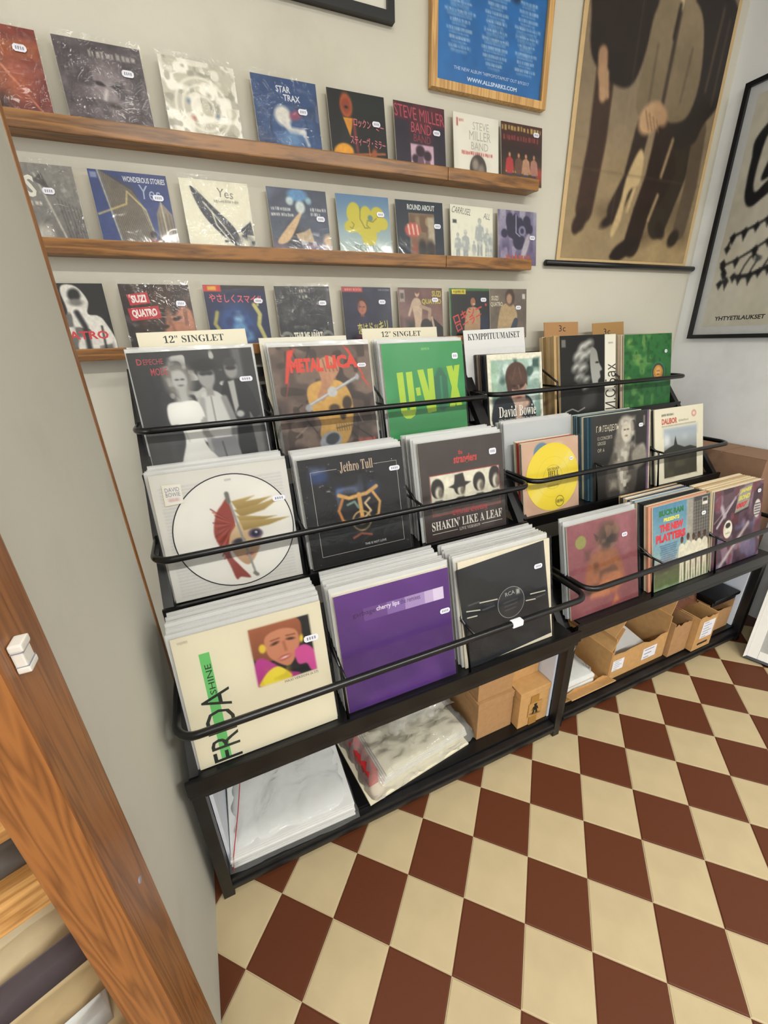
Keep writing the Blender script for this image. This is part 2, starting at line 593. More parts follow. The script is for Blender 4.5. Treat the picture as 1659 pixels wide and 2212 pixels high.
# floor: diagonal chequer of 15 cm tiles on a grout bed
TS, TA = 0.15, R(44.147)
TO = np.array([1.8657, -0.8179])
EA = np.array([math.cos(TA), -math.sin(TA)])
EB = np.array([-math.sin(TA), -math.cos(TA)])
def chequer_mat():
    m, nt, b = newmat('far_chequer_floor')
    g = nd(nt, 'ShaderNodeNewGeometry')
    sub = nd(nt, 'ShaderNodeVectorMath', operation='SUBTRACT')
    sub.inputs[1].default_value = (TO[0], TO[1], 0)
    nt.links.new(g.outputs['Position'], sub.inputs[0])
    fl = []
    for e in (EA, EB):
        d = nd(nt, 'ShaderNodeVectorMath', operation='DOT_PRODUCT')
        d.inputs[1].default_value = (e[0] / TS, e[1] / TS, 0)
        nt.links.new(sub.outputs[0], d.inputs[0])
        f = nd(nt, 'ShaderNodeMath', operation='FLOOR')
        nt.links.new(d.outputs['Value'], f.inputs[0])
        fl.append(f)
    ad = nd(nt, 'ShaderNodeMath', operation='ADD')
    for i in (0, 1):
        nt.links.new(fl[i].outputs[0], ad.inputs[i])
    mo = nd(nt, 'ShaderNodeMath', operation='FLOORED_MODULO')
    mo.inputs[1].default_value = 2.0
    nt.links.new(ad.outputs[0], mo.inputs[0])
    rp = ramp(nt, [(0.4, col4('582e19')), (0.6, col4('b5a481'))])
    nt.links.new(mo.outputs[0], rp.inputs[0])
    nt.links.new(rp.outputs[0], b.inputs['Base Color'])
    b.inputs['Roughness'].default_value = 0.4
    return m
floor = boxo('floor', M['grout'], None, -2.2, XR, -5.0, 0.0, -0.05, -0.0022)
struct(floor)
_sub = boxo('far_tiling', chequer_mat(), floor, -2.2, XR, -5.0, 0.0, -0.0021, -0.0014)
_sub['kind'] = 'stuff'
_hs = TS / 2 - 0.0022
def tile_mesh(name, mat):
    b = MB()
    c = [(-1, -1), (1, -1), (1, 1), (-1, 1)]
    k = 0.0012
    vs = [EA * i * _hs + EB * j * _hs for i, j in c]
    vt = [EA * i * (_hs - k) + EB * j * (_hs - k) for i, j in c]
    b.add([(v[0], v[1], -0.0015) for v in vs] + [(v[0], v[1], -0.0006) for v in vs] + [(v[0], v[1], 0) for v in vt],
          [(3, 2, 6, 7), (0, 3, 7, 4), (2, 1, 5, 6), (1, 0, 4, 5), (7, 6, 10, 11), (4, 7, 11, 8), (6, 5, 9, 10), (5, 4, 8, 9), (11, 10, 9, 8)])
    me = bpy.data.meshes.new(name)
    me.from_pydata(b.v, [], b.f)
    me.materials.append(mat)
    bm = bmesh.new(); bm.from_mesh(me)
    bmesh.ops.recalc_face_normals(bm, faces=bm.faces[:])
    bm.to_mesh(me); bm.free()
    return me
TM = (tile_mesh('red_tile', M['tred']), tile_mesh('cream_tile', M['tcream']))
cand = []
for i in range(-22, 23):
    for j in range(-22, 23):
        c = TO + TS * ((i + .5) * EA + (j + .5) * EB)
        if 0.80 < c[0] < XR - 0.11 and -2.1 < c[1] < -0.42:
            cand.append((abs(c[0] - 1.9) * .6 + abs(c[1] + 1.1), i, j, c))
cand.sort(key=lambda q: q[0])
_rng = random.Random(4)
for _, i, j, c in cand[:290]:
    o = bpy.data.objects.new('tile', TM[(i + j) % 2])
    o.location = (c[0], c[1], _rng.uniform(-0.0003, 0.0003))
    o.rotation_euler = (_rng.uniform(-.0015, .0015), _rng.uniform(-.0015, .0015), 0)
    link(o, floor)

# ceiling lamps: long fluorescent fittings above the aisle
def lampm():
    m, nt, b = newmat('lamp_diffuser')
    b.inputs['Base Color'].default_value = (.9, .88, .82, 1)
    b.inputs['Emission Color'].default_value = (1, .9, .75, 1)
    b.inputs['Emission Strength'].default_value = 4.0
    return m
LM = lampm()
for k, (loc, pw, colr) in enumerate(LAMPS):
    t = thing('ceiling_lamp', ['long ceiling lamp nearest the back wall', 'long ceiling lamp left of the pair farther from the back wall', 'long ceiling lamp right of the pair farther from the back wall'][k], 'lamp', (loc[0], loc[1], 3.05))
    boxo('housing', M['ceil'], t, -0.62, 0.62, -0.11, 0.11, -0.035, 0.0, 0.006)
    boxo('diffuser', LM, t, -0.60, 0.60, -0.09, 0.09, -0.06, -0.034, 0.006)
    ld = bpy.data.lights.new('lamp_light', 'AREA')
    ld.shape = 'RECTANGLE'; ld.size = 1.18; ld.size_y = 0.17
    ld.energy = pw; ld.color = colr
    lo = bpy.data.objects.new('lamp_light', ld)
    lo.location = (0, 0, -0.075)
    link(lo, t)

# fill light added out of view in a made-up window frame, brightens right wall
fill_rig = bpy.data.objects.new('side_fill_rig', None); link(fill_rig); struct(fill_rig)
fill_rig.location = SIDE_FILL[0]
for y0, y1, z0, z1 in ((-1.06, -1.0, -1.01, 1.01), (1.0, 1.06, -1.01, 1.01), (-1.0, 1.0, -1.01, -.95), (-1.0, 1.0, .95, 1.01), (-.02, .02, -.95, .95)):
    boxo('window_frame', M['oak'], fill_rig, -.05, .02, y0, y1, z0, z1, .004)
ld = bpy.data.lights.new('side_fill_light', 'AREA')
ld.shape = 'RECTANGLE'; ld.size = SIDE_FILL[2]; ld.size_y = SIDE_FILL[1]
ld.energy = SIDE_FILL[3]; ld.color = SIDE_FILL[4]
lo = bpy.data.objects.new('side_fill_light', ld)
lo.location = (-.06, 0, 0); lo.rotation_euler = (0, R(-90), 0)
link(lo, fill_rig)

# ------------------------------------------------------------------ doorway at the left: pine post, shelf behind it
door = bpy.data.objects.new('door_1', None); link(door); struct(door)
MB().box(0.838, 0.885, -1.174, -1.090, 0.0, 3.05, 0.004).build('frame_post', M['post'], door)
MB().tube([(0.8845, -1.122, 0.74), (0.8865, -1.122, 0.74)], 0.004, 12).build('screw', M['ink'], door)
t = thing('door_sensor', 'small white plastic door sensor on the pine door post', 'sensor', (0.8855, -1.148, 1.097))
t.scale = (.52, .52, .52)
boxo('body', M['sensor'], t, 0.0, 0.016, -0.015, 0.015, 0.0, 0.042, 0.003)
boxo('cap', M['sensor'], t, 0.0, 0.019, -0.016, 0.016, 0.034, 0.047, 0.003)
boxo('base_cap', M['sensor'], t, 0.0, 0.018, -0.016, 0.016, -0.005, 0.006, 0.003)
boxo('seam', M['ink'], t, 0.0, 0.0172, -0.0155, 0.0155, 0.0315, 0.0335)
boxo('seam', M['ink'], t, 0.0, 0.0172, -0.0155, 0.0155, 0.0065, 0.008)

# pale shelf unit seen past the post, loaded with paper parcels
AR = math.atan2(-0.334, -0.943) + math.pi
t = thing('shelf_unit', 'pale wooden shelf unit behind the pine door post', 'shelf', (0.81, -1.10, 0.0), (0, 0, AR))
boxo('upright', M['palew'], t, 0.0, 0.018, 0.004, 0.22, 0.0, 0.99, 0.002)
boxo('upright', M['palew'], t, -0.42, -0.402, 0.004, 0.22, 0.0, 0.99, 0.002)
for z0, z1 in ((0.877, 0.890), (0.757, 0.800), (0.30, 0.33)):
    boxo('shelf_edge', M['palew'], t, -0.42, 0.018, -0.012, 0.004, z0, z1, 0.003)
    boxo('shelf_board', M['palew'], t, -0.402, 0.0, 0.004, 0.215, z1 - 0.014, z1 - 0.002)
parc = [('5f5a55', -0.39, -0.02, 0.803, 0.855, 'dark grey paper parcel on the middle shelf behind the door post'),
        ('b49c7c', -0.39, -0.02, 0.892, 0.965, 'tan paper parcel on the top shelf behind the door post'),
        ('aeb4ba', -0.39, -0.075, 0.715, 0.748, 'pale blue grey paper bundle just under the middle shelf edge'),
        ('b09f7e', -0.39, -0.012, 0.655, 0.713, 'cream paper bundle second from top of the lower pile'),
        ('4c4348', -0.39, -0.01, 0.585, 0.653, 'dark purple brown bundle in the middle of the lower pile'),
        ('a8946e', -0.39, -0.008, 0.505, 0.583, 'tan crumpled bundle below the dark bundle'),
        ('b9bcb8', -0.39, -0.03, 0.43, 0.503, 'pale grey bundle near the bottom of the lower pile'),
        ('95815f', -0.39, -0.012, 0.333, 0.428, 'brown paper bundle at the bottom of the lower pile')]
_rng = random.Random(8)
for k, (h, x0, x1, z0, z1, lab) in enumerate(parc):
    me = MB()
    nx, nz = 10, 4
    vs, fs = [], []
    for side in (0, 1):
        for a in range(nz + 1):
            for b_ in range(nx + 1):
                x = x0 + (x1 - x0) * b_ / nx
                z = z0 + (z1 - z0) * a / nz
                if 0 < a < nz: z += _rng.uniform(-.004, .004)
                y = (0.012 + (_rng.uniform(0, .016) if 0 < a < nz else .004)) if side == 0 else 0.19
                vs.append((x, y, z))
    st = (nz + 1) * (nx + 1)
    for a in range(nz):
        for b_ in range(nx):
            i = a * (nx + 1) + b_
            fs.append((i, i + 1, i + nx + 2, i + nx + 1))
            fs.append((st + i, st + i + nx + 1, st + i + nx + 2, st + i + 1))
    rim = [b_ for b_ in range(nx + 1)] + [a * (nx + 1) + nx for a in range(1, nz + 1)] + [nz * (nx + 1) + b_ for b_ in range(nx - 1, -1, -1)] + [a * (nx + 1) for a in range(nz - 1, 0, -1)]
    for q in range(len(rim)):
        a, b_ = rim[q], rim[(q + 1) % len(rim)]
        fs.append((b_, a, a + st, b_ + st))
    o = mesh('paper_bundle', vs, fs, cardmat(h), None, True, (0.81, -1.10, 0.0))
    o.rotation_euler = (0, 0, AR)
    tag(o, lab, 'bundle', 'paper bundles on the shelf unit')

# ------------------------------------------------------------------ picture ledges on the back wall
LEDGE = [(1.811, 1.846), (1.561, 1.597), (1.304, 1.336)]
for k, (z0, z1) in enumerate(LEDGE):
    t = thing('picture_ledge', ['top wooden picture ledge on the back wall', 'middle wooden picture ledge on the back wall', 'bottom wooden picture ledge, partly behind the card signs'][k], 'ledge', (0.5, 0, z0))
    h = z1 - z0
    fl = (1.827, 1.578, 1.320)[k] - z0
    for a, b_ in ((0.0, 1.444), (1.4455, 1.828)):
        boxo('lip', M['shelf'], t, a, b_, -0.066, -0.052, 0.0, h, 0.003)
        boxo('ledge_board', M['shelf'], t, a, b_, -0.052, -0.001, fl - 0.014, fl)

# ------------------------------------------------------------------ steel record racks
TZ = (1.010, 0.728, 0.466)        # height of the three ledges
TY = (-0.262, -0.506, -0.790)     # front of the three ledges
RZ = (1.132, 0.870, 0.606)        # rails
RY = (-0.278, -0.524, -0.806)
def fy(z):
    return -0.235 - (1.03 - z) * 0.83
def rack(x0, wd, dy, lab, seed):
    t = thing('record_rack', lab, 'rack', (x0, dy, 0))
    for s in (0, 1):
        x = 0.014 if s == 0 else wd - 0.014
        MB().bar((x, fy(0.41), 0.41), (x, fy(1.27), 1.27), 0.024, 0.024, (1, 0, 0)).build('slanted_upright', M['blackw'], t)
        boxo('front_post', M['blackw'], t, x - 0.014, x + 0.014, -0.782, -0.752, 0.0, 0.432, 0.002)
        boxo('rear_post', M['blackw'], t, x - 0.013, x + 0.013, -0.040, -0.014, 0.0, 1.275, 0.002)
        xa = 0.029 if s == 0 else wd - 0.037
        boxo('side_panel', M['white'], t, xa, xa + 0.008, -0.75, -0.045, 0.072, 0.40)
        boxo('base_side', M['blackw'], t, x - 0.013, x + 0.013, -0.752, -0.04, 0.02, 0.06)
    boxo('base_beam', M['blackw'], t, 0.028, wd - 0.028, -0.780, -0.758, 0.018, 0.062, 0.003)
    boxo('base_trim', M['blackw'], t, 0.028, wd - 0.028, -0.786, -0.779, 0.034, 0.046, 0.002)
    boxo('base_shelf', M['black'], t, 0.028, wd - 0.028, -0.758, -0.03, 0.058, 0.072)
    boxo('upper_beam', M['blackw'], t, 0.028, wd - 0.028, -0.782, -0.756, 0.392, 0.428, 0.003)
    boxo('beam_trim', M['blackw'], t, 0.0, wd, -0.792, -0.781, 0.412, 0.422, 0.002)
    boxo('back_beam', M['blackw'], t, 0.028, wd - 0.028, -0.036, -0.016, 1.235, 1.262)
    for k in range(3):
        y, z = TY[k], TZ[k]
        dp = 0.155 if k == 0 else 0.185
        MB().box(0.027, wd - 0.027, y, y + dp, z - 0.008, z - 0.002).build('ledge_plate', M['black'], t)
        MB().box(0.0, wd, y - 0.010, y - 0.0005, z - 0.034, z + 0.006, 0.002).build('ledge_lip', M['black'], t)
        # sheet the records lean on
        yb = y + dp
        MB().add([(0.027, yb, z - .008), (wd - .027, yb, z - .008), (wd - .027, yb + .042, z + .20), (0.027, yb + .042, z + .20),
                  (0.027, yb + .003, z - .008), (wd - .027, yb + .003, z - .008), (wd - .027, yb + .045, z + .20), (0.027, yb + .045, z + .20)],
                 [(0, 1, 2, 3), (7, 6, 5, 4), (0, 4, 5, 1), (1, 5, 6, 2), (2, 6, 7, 3), (3, 7, 4, 0)]).build('back_sheet', M['black'], t)
        # U-shaped rail
        ry, rz = RY[k], RZ[k]
        ya = fy(rz)
        xl, xr, rr = 0.012, wd - 0.012, 0.042
        p = [(xl, ya, rz), (xl, ya * .5 + ry * .5, rz)]
        for a in range(0, 7):
            an = R(90 * a / 6)
            p.append((xl + rr - rr * math.cos(an), ry + rr - rr * math.sin(an), rz))
        for a in range(6, -1, -1):
            an = R(90 * a / 6)
            p.append((xr - rr + rr * math.cos(an), ry + rr - rr * math.sin(an), rz))
        p += [(xr, ya * .5 + ry * .5, rz), (xr, ya, rz)]
        MB().tube(p, 0.0088, 12).build('rail', M['rod'], t, True)
        for q in (1, 2):
            xq = wd * q / 3 + (-0.008 if q == 1 else -0.03)
            MB().tube([(xq, ry + .006, rz), (xq, ry + .06, rz + .002), (xq, yb + .026, rz)], 0.0042, 8).build('divider', M['rod'], t, True)
            MB().tube([(xq, y + .001, z - .003), (xq, y + .03, z + .14), (xq, yb + .002, z + .20)], 0.0042, 8).build('divider', M['rod'], t, True)
    return t
RX, RW = (0.877, 2.024), (1.143, 1.108)
rk1 = rack(RX[0], RW[0], 0.0, 'black steel record rack on the left, with white sleeves and cartons in its base', 1)
boxo('tape_patch', M['tag'], rk1, 0.845, 0.880, -0.8155, -0.798, 0.5975, 0.615, 0.003)
rk2 = rack(RX[1], RW[1], 0.02, 'black steel record rack on the right, with opened cartons in its base', 2)

_p = [(.014 + .006 * math.cos(R(a)), -.785, .372 + .013 * math.sin(R(a))) for a in range(0, 361, 30)]
MB().tube(_p, .0016, 6).build('latch_ring', M['ink'], rk2, True)

# ------------------------------------------------------------------ records
def film_sheet(name, w, h, mat, parent, y, amp, seed, n=10, z0=0.0):
    rng = np.random.RandomState(seed)
    g = rng.rand(n + 1, n + 1) - 0.5
    g[0, :] *= 0.3
    vs, fs = [], []
    for j in range(n + 1):
        for i in range(n + 1):
            vs.append(((i / n - .5) * w, y + g[j, i] * 2 * amp, z0 + h * j / n))
    for j in range(n):
        for i in range(n):
            a = j * (n + 1) + i
            fs.append((a, a + 1, a + n + 2, a + n + 1))
    return mesh(name, vs, fs, mat, parent, True)

_rsn = random.Random(77)
def sticker(parent, w, h, u, v, y, sx=0.030, sz=0.012, rot=0.0):
    x, z = (u - .5) * w, (1 - v) * h
    b = MB()
    k = 0.004
    ct, st = math.cos(R(rot)), math.sin(R(rot))
    pts = [(-sx / 2, -sz / 2 + k), (-sx / 2 + k, -sz / 2), (sx / 2 - k, -sz / 2), (sx / 2, -sz / 2 + k), (sx / 2, sz / 2 - k), (sx / 2 - k, sz / 2), (-sx / 2 + k, sz / 2), (-sx / 2, sz / 2 - k)]
    b.prism([(x + a * ct - c * st, z + a * st + c * ct) for a, c in pts], y - 0.0002, y)
    o = b.build('price_sticker', M['tag'], parent)
    o['label'] = 'small white price sticker'
    q = MB()
    for i in range(4):
        a0 = -sx * .3 + i * sx * .17
        q.add([(x + a * ct - c * st, y - 0.0003, z + a * st + c * ct) for a, c in ((a0, -sz * .22), (a0 + sx * .1, -sz * .22), (a0 + sx * .1, sz * .22), (a0, sz * .22))], [(0, 1, 2, 3)])
    q.build('price_mark', M['ink'], o)

def record(name, label, cat, img, x, y, z, w, lean, group=None, h=None, th=0.004, body='cfc8b4', film=None, margin=(.004, .010), amp=.0006, stk=None, rotz=0.0, tilt=0.0, gain=1.0, seed=1):
    """a sleeve leaning back; (x,y,z) = middle of its front bottom edge"""
    h = h or w
    t = thing(name, label, cat, (x, y, z), (-lean, tilt, rotz), group)
    boxo('sleeve', cardmat(body), t, -w / 2, w / 2, 0.0, th, 0.0, h, 0.0008)
    if img is not None:
        print_obj('cover_print', img, w - .001, h - .001, M['printm'], t, gain=gain, z0=.0005)
    if stk:
        sticker(t, w, h, stk[0], stk[1], -0.0026 if film else -0.0012 - 0.00005 * 20, *stk[2:])
    if film:
        film_sheet('plastic_sleeve', w + margin[0] * 2, h + margin[1], M[film], t, -0.0040, amp, seed)
    return t

ORD = ['first', 'second', 'third', 'fourth', 'fifth', 'sixth', 'seventh', 'eighth', 'ninth', 'tenth', 'eleventh', 'twelfth', 'thirteenth', 'fourteenth']
def stack(n, x, y, z, w, lean, pitch, label, group, cols, film=True, h=None, th=None, jit=0.004, seed=0):
    """n filed sleeves behind (x,y,z), going back"""
    rng = random.Random(seed)
    th = th or pitch * 0.42
    h = h or w
    mes = []
    for c in cols:
        b = MB().box(-w / 2, w / 2, 0, th, 0, h)
        me = bpy.data.meshes.new('filed_sleeve')
        me.from_pydata(b.v, [], b.f)
        me.materials.append(cardmat(c))
        mes.append(me)
    if film:
        b = MB().box(-w / 2 - .004, w / 2 + .004, -pitch * .06, th + pitch * .06, 0.0, h + .010)
        fe = bpy.data.meshes.new('plastic_sleeve')
        fe.from_pydata(b.v, [], b.f)
        fe.materials.append(M['edge'])
    for k in range(n):
        o = bpy.data.objects.new('record_sleeve', mes[k % len(mes)] if len(mes) >= n else rng.choice(mes))
        o.location = (x + rng.uniform(-jit, jit) * .6, y + k * pitch, z + rng.uniform(0, jit) * .5)
        o.rotation_euler = (-lean + rng.uniform(-.006, .006), rng.uniform(-.008, .008), rng.uniform(-.004, .004))
        link(o)
        tag(o, label % ORD[k], 'record', group)
        if film:
            p = bpy.data.objects.new('plastic_sleeve', fe)
            p.location = (0, 0, rng.uniform(-.006, .004))
            link(p, o)

# ------------------------------------------------------------------ pictures on the seven-inch sleeves
N7 = 90
A7 = {}
# top ledge
g = Img(N7, ('7a2f22', '6e2b24')); g.rect(0, .14, 1, .34, ('a05a30', '8c4526'), w=.05); g.ell(.35, .62, .3, .33, '2e1a1c', 10, .08); g.ell(.62, .55, .22, .22, 'b06038', 0, .1, .8)
g.line([(.55, .4), (.95, .95)], .02, 'c07a58', .01); g.mottle(7, 3, '9c4c34', .5); g.poly([(.2, .9), (.5, .86), (.55, .98), (.2, 1)], 'b9b6ae'); A7['red'] = g
g = Img(N7, ('4c4449', '584c50')); g.ell(.52, .5, .24, .30, '978d8e', 10, .14, .8); g.ell(.44, .45, .06, .025, '2c262a', 10, .01); g.ell(.63, .47, .06, .025, '2c262a', 10, .01); g.line([(.5, .52), (.46, .62)], .03, 'c8c0bc', .02)
g.ell(.56, .68, .09, .03, '3a3034', 8, .02); g.mottle(9, 5, '2d282e', .45); g.mottle(6, 8, '8c8484', .3, .6); g.dashes(.38, .1, .92, .17, 'b0a8a0', 4, .8); g.text('ABRACADABRA', .14, .92, .66, .985, 'b69a4e'); A7['purple'] = g
g = Img(N7, 'bdb9a8'); g.mottle(9, 11, 'f1eee2', .9, .5, .2); g.mottle(13, 12, '8d8a7c', .6, .6, .15); g.mottle(7, 13, 'e8e5d8', .8, .6, .1)  # pale blotches put the foil's glints into the colour
for r in (.36, .27, .15): g.blend(np.clip(1 - np.abs(np.sqrt((g.u - .5) ** 2 + (g.v - .55) ** 2) - r) / .03, 0, 1) * .7, 'ece9dc')
for a, c in ((20, '3c5a8c'), (140, 'a04038'), (200, '3c5a8c'), (300, '7c7a70')): g.ell(.5 + .2 * math.cos(R(a)), .55 + .2 * math.sin(R(a)), .022, .03, c, a, .02, .6)
A7['silver'] = g
g = Img(N7, ('2d4a78', '33517c')); g.mottle(5, 21, '23395f', .6); g.ell(.5, .62, .30, .31, '1d3358', 0, .01); g.ell(.5, .62, .285, .295, ('3a5480', '2a4a7a'), 0, .02); g.ell(.42, .48, .13, .13, 'd2cfc4', 30, .03); g.line([(.40, .5), (.52, .66), (.72, .66)], .09, 'cfccc6', .02); g.line([(.72, .66), (.78, .82)], .05, 'cfccc6', .02)
g.ell(.62, .45, .10, .06, '8c4a66', -20, .02); g.ell(.52, .78, .2, .1, '5f82a8', 0, .05); g.text('STAR', .36, .1, .58, .18, 'd8dce0', bold=.02); g.text('TRAX', .46, .2, .72, .28, 'd8dce0', bold=.02); A7['planet'] = g
g = Img(N7, '131517'); g.rect(.3, .02, 1, .3, '18221f', w=.1); g.ell(.31, .2, .11, .17, 'a5522c', 0, .02); g.ell(.31, .2, .075, .1, '8a3c22', 0, .02); g.ell(.31, .22, .03, .02, '1c0f0c'); g.poly([(.22, .35), (.12, .95), (.5, .95), (.42, .36)], '1d1f22'); g.poly([(.24, .36), (.34, .62), (.42, .36)], 'c98a2a')
g.line([(.42, .4), (.45, .8)], .05, '7a2f30', .02); g.ell(.2, .85, .18, .13, 'd99a2c', -15, .015); g.line([(.3, .87), (.95, .8)], .035, '9a5a34', .01); g.ell(.75, .82, .05, .08, '9a5030', 20, .02); g.line([(.66, .72), (.68, 1)], .02, 'b86a30', .01)
g.text('ロックン・ミー', .42, .36, .96, .48, 'd07078', rot=-4, bold=.012); g.text('スティーヴ・ミラー', .34, .60, .97, .73, 'd07078', rot=-3, bold=.012); A7['guitar'] = g
g = Img(N7, ('4c2430', '2b2436')); g.rect(0, .0, 1, .40, '5a2230', w=.1, al=.7); g.rect(0, .25, .27, 1, '262233', w=.03); g.rect(.76, .3, 1, 1, '262233', w=.03); g.mottle(9, 31, '1f1a26', .4); g.rect(.29, .58, .75, 1, 'c4a6b4', w=.01)
for x, y, r in ((.38, .80, .07), (.48, .68, .09), (.62, .74, .08)): g.ell(x, y, r, r, '33202c', 0, .02); g.poly([(x - r, y + .3), (x - r * .6, y + .08), (x + r * .6, y + .08), (x + r, y + .3)], '6a5060')
g.text('STEVE MILLER', .01, .06, .99, .24, 'b04a56', rot=-3, sk=-.02); g.text('BAND', .32, .27, .72, .42, 'b04a56', rot=-3); g.text('BAND', .36, .44, .7, .55, '8a3440', rot=-3); A7['smb'] = g
g = Img(N7, 'dcd9cc'); g.mottle(4, 35, 'd0cdc0', .6); g.text('STEVE', .42, .1, .78, .22, 'aaa89e'); g.text('MILLER', .34, .24, .82, .38, 'aaa89e'); g.text('BAND', .38, .41, .76, .53, 'aaa89e'); g.rect(.07, .08, .1, .2, 'b05a50'); g.dashes(.12, .08, .22, .13, 'c48a80', 2)
g.dashes(.17, .56, .86, .62, 'b8605c', 7); g.ell(.53, .83, .19, .23, '4a443e', 0, .01); g.ell(.47, .76, .07, .09, '968a7e', 0, .03); g.ell(.6, .84, .07, .09, '8a7e72', 0, .03); g.ell(.55, .92, .06, .06, '9c9084', 0, .03); A7['whiteoval'] = g
g = Img(N7, ('47231f', '2a1a17')); g.dashes(.02, .04, .96, .13, 'b49a58', 3); g.dashes(.05, .19, .9, .28, '8a3c3a', 9); g.rect(0, .4, 1, 1, ('2a1c18', '5a4a2c'), w=.1); g.ell(.95, .8, .12, .12, '9c4030', 0, .05)
for x, c in ((.2, 'b03c3c'), (.42, '6a4a3c'), (.6, 'b48a6c'), (.8, 'a87868')): g.figure(x, .46, 1.12, c, '3a3c52', 'c08a68', '3a241c', wd=1.0)
A7['five'] = g
# middle ledge
g = Img(N7, ('7f7c76', '6e6b67')); g.text('YES', .1, .14, .52, .40, 'd6d3c6', bold=.03); g.line([(.54, .12), (.76, .98)], .02, 'bab6aa', .01); g.poly([(.5, .2), (.62, .1), (.68, .3)], '4c4946'); g.dashes(.3, .44, .56, .5, 'c4c0b4', 4); g.ell(.5, .86, .1, .14, 'b0aca2', 0, .04)
for k in range(7): g.line([(.74 + k * .04, .4 + k * .02), (.8 + k * .035, 1)], .012, '565350', .004)
A7['grey'] = g
g = Img(N7, ('2f3f72', '34457a')); g.poly([(.14, 0), (.5, .22), (.62, .42), (.72, 1), (.28, 1)], ('8c8474', '8a8070')); g.poly([(.74, 1), (.78, .5), (.86, .34), (.99, .5), (1, 1)], ('94897a', '6f6558'))
for k in range(16): g.line([(.16 + k * .024, .0 + k * .012), (.30 + k * .028, 1)], .011, '453f36', .003)
for k in range(4): g.line([(.80 + k * .05, .5), (.80 + k * .055, 1)], .01, '5f564a', .004)
g.line([(.02, .55), (.40, .40), (.44, .24), (.64, .46), (.70, .78)], .018, 'c9b77c', .004); g.line([(.12, 0), (.26, 1)], .02, 'b8b08c', .004); g.line([(.86, .34), (.88, .98)], .014, 'cbc4ac', .004)
g.ell(.68, .78, .045, .045, '2a1c18'); g.poly([(.62, .84), (.74, .84), (.8, 1.02), (.64, 1.02)], '8a4f42'); g.rect(.02, .03, .1, .1, '7a86a4'); g.text('WONDEROUS STORIES', .42, .05, .97, .12, 'cfd2d4', bold=.02); g.text('Yes', .60, .15, .88, .33, '9aa4c0', rot=-4); A7['stripes'] = g
g = Img(N7, 'd9d5c0'); g.poly([(.14, .12), (.2, .12), (.42, .34), (.7, .62), (.78, .86), (.7, .88), (.42, .66), (.24, .42)], '30343c', True); g.line([(.3, .3), (.5, .55), (.72, .86)], .02, 'c6c2b0', .006); g.poly([(.78, .66), (.97, .52), (.99, .72), (.86, .72)], '2c3038'); g.ell(.86, .86, .14, .15, '8d8c84', 0, .03); g.mottle(22, 41, '2c2f36', .85, .62, .1, (.5, .68, 1, 1)); g.ell(.85, .84, .06, .07, 'd0ccb8', 0, .03)
g.line([(.4, .42), (.44, .6), (.6, .8)], .02, 'd9d5c0', .005); g.text('Yes', .52, .1, .76, .22, '6c6a62', rot=-5); g.dashes(.46, .25, .82, .29, '8c887c', 3); A7['feather'] = g
g = Img(N7, ('454b5c', '566070')); g.mottle(4, 45, '6c7288', .7, .4, .4, (0, 0, .6, .4)); g.rect(0, .75, 1, 1, ('5f5668', '857688'), w=.06); g.ell(.38, .72, .16, .2, '3a3a42', 0, .08); g.poly([(.46, .38), (.54, .36), (.28, .76), (.08, .78)], 'c9ad86', True); g.poly([(.4, .66), (.55, .62), (.66, .56), (.72, .78), (.46, .76)], 'b7a184'); g.mottle(14, 47, 'c9cdd0', .8, .5, .2, (.42, .64, .8, .84)); g.ell(.98, .74, .1, .1, 'c2a888', 0, .03)
g.ell(.5, .09, .17, .09, '5f8cb4', 0, .02); g.ell(.36, .18, .06, .06, 'bccaca', 0, .02); g.ell(.53, .26, .08, .09, 'c6cfca', 0, .02); g.ell(.68, .16, .05, .05, '8fb0bc', 0, .02); g.dashes(.04, .28, .36, .33, 'c8c8c4', 1); g.dashes(.03, .36, .42, .41, 'c8c8c4', 2); g.dashes(.70, .26, .97, .31, 'c8c8c4', 3); g.dashes(.70, .33, .86, .38, 'c8c8c4', 4); g.mottle(6, 48, '8a6a78', .6, .5, .3, (.5, .8, 1, 1)); A7['landscape'] = g
g = Img(N7, ('56799c', 'b9c4b4')); y_ = 'bcb238'
for p in ((.3, .27, .12, .16, 20), (.26, .48, .15, .1, -12), (.37, .42, .12, .16, 0), (.54, .36, .13, .2, 0), (.57, .62, .15, .17, 0), (.76, .28, .13, .12, 0), (.86, .42, .1, .1, 0), (.7, .45, .14, .12, 0), (.45, .52, .1, .1, 0)): g.ell(p[0], p[1], p[2], p[3], y_, p[4], .01)
g.line([(.44, .18), (.42, .36), (.5, .5), (.56, .5)], .014, '6f6f2a', .004); g.ell(.62, .34, .05, .045, '5f7f84', 20, .01); g.line([(.6, .5), (.54, .46), (.56, .38), (.66, .40), (.74, .34)], .014, '6f6f2a', .004); g.line([(.26, .42), (.3, .46), (.26, .52), (.22, .5)], .012, '6f6f2a', .004)
g.text('SOON', .27, .76, .8, .88, '8b9a96', bold=.04); g.dashes(.12, .92, .9, .98, '8a9288', 5); A7['soon'] = g
g = Img(N7, ('1e2a38', '18222e')); g.rect(.26, .2, .8, 1, ('a08c6c', '4c3a2c'), w=.01); g.mottle(9, 51, '5c4030', .7, .45, .2, (.26, .2, .8, 1)); g.rect(.66, .25, .8, .7, 'b6ac96', w=.02, al=.8); g.ell(.33, .48, .17, .12, 'b4564c', 0, .02)
for k in range(3): g.line([(.24 + k * .09, .4), (.26 + k * .09, .54)], .035, 'd8b8a4', .01)
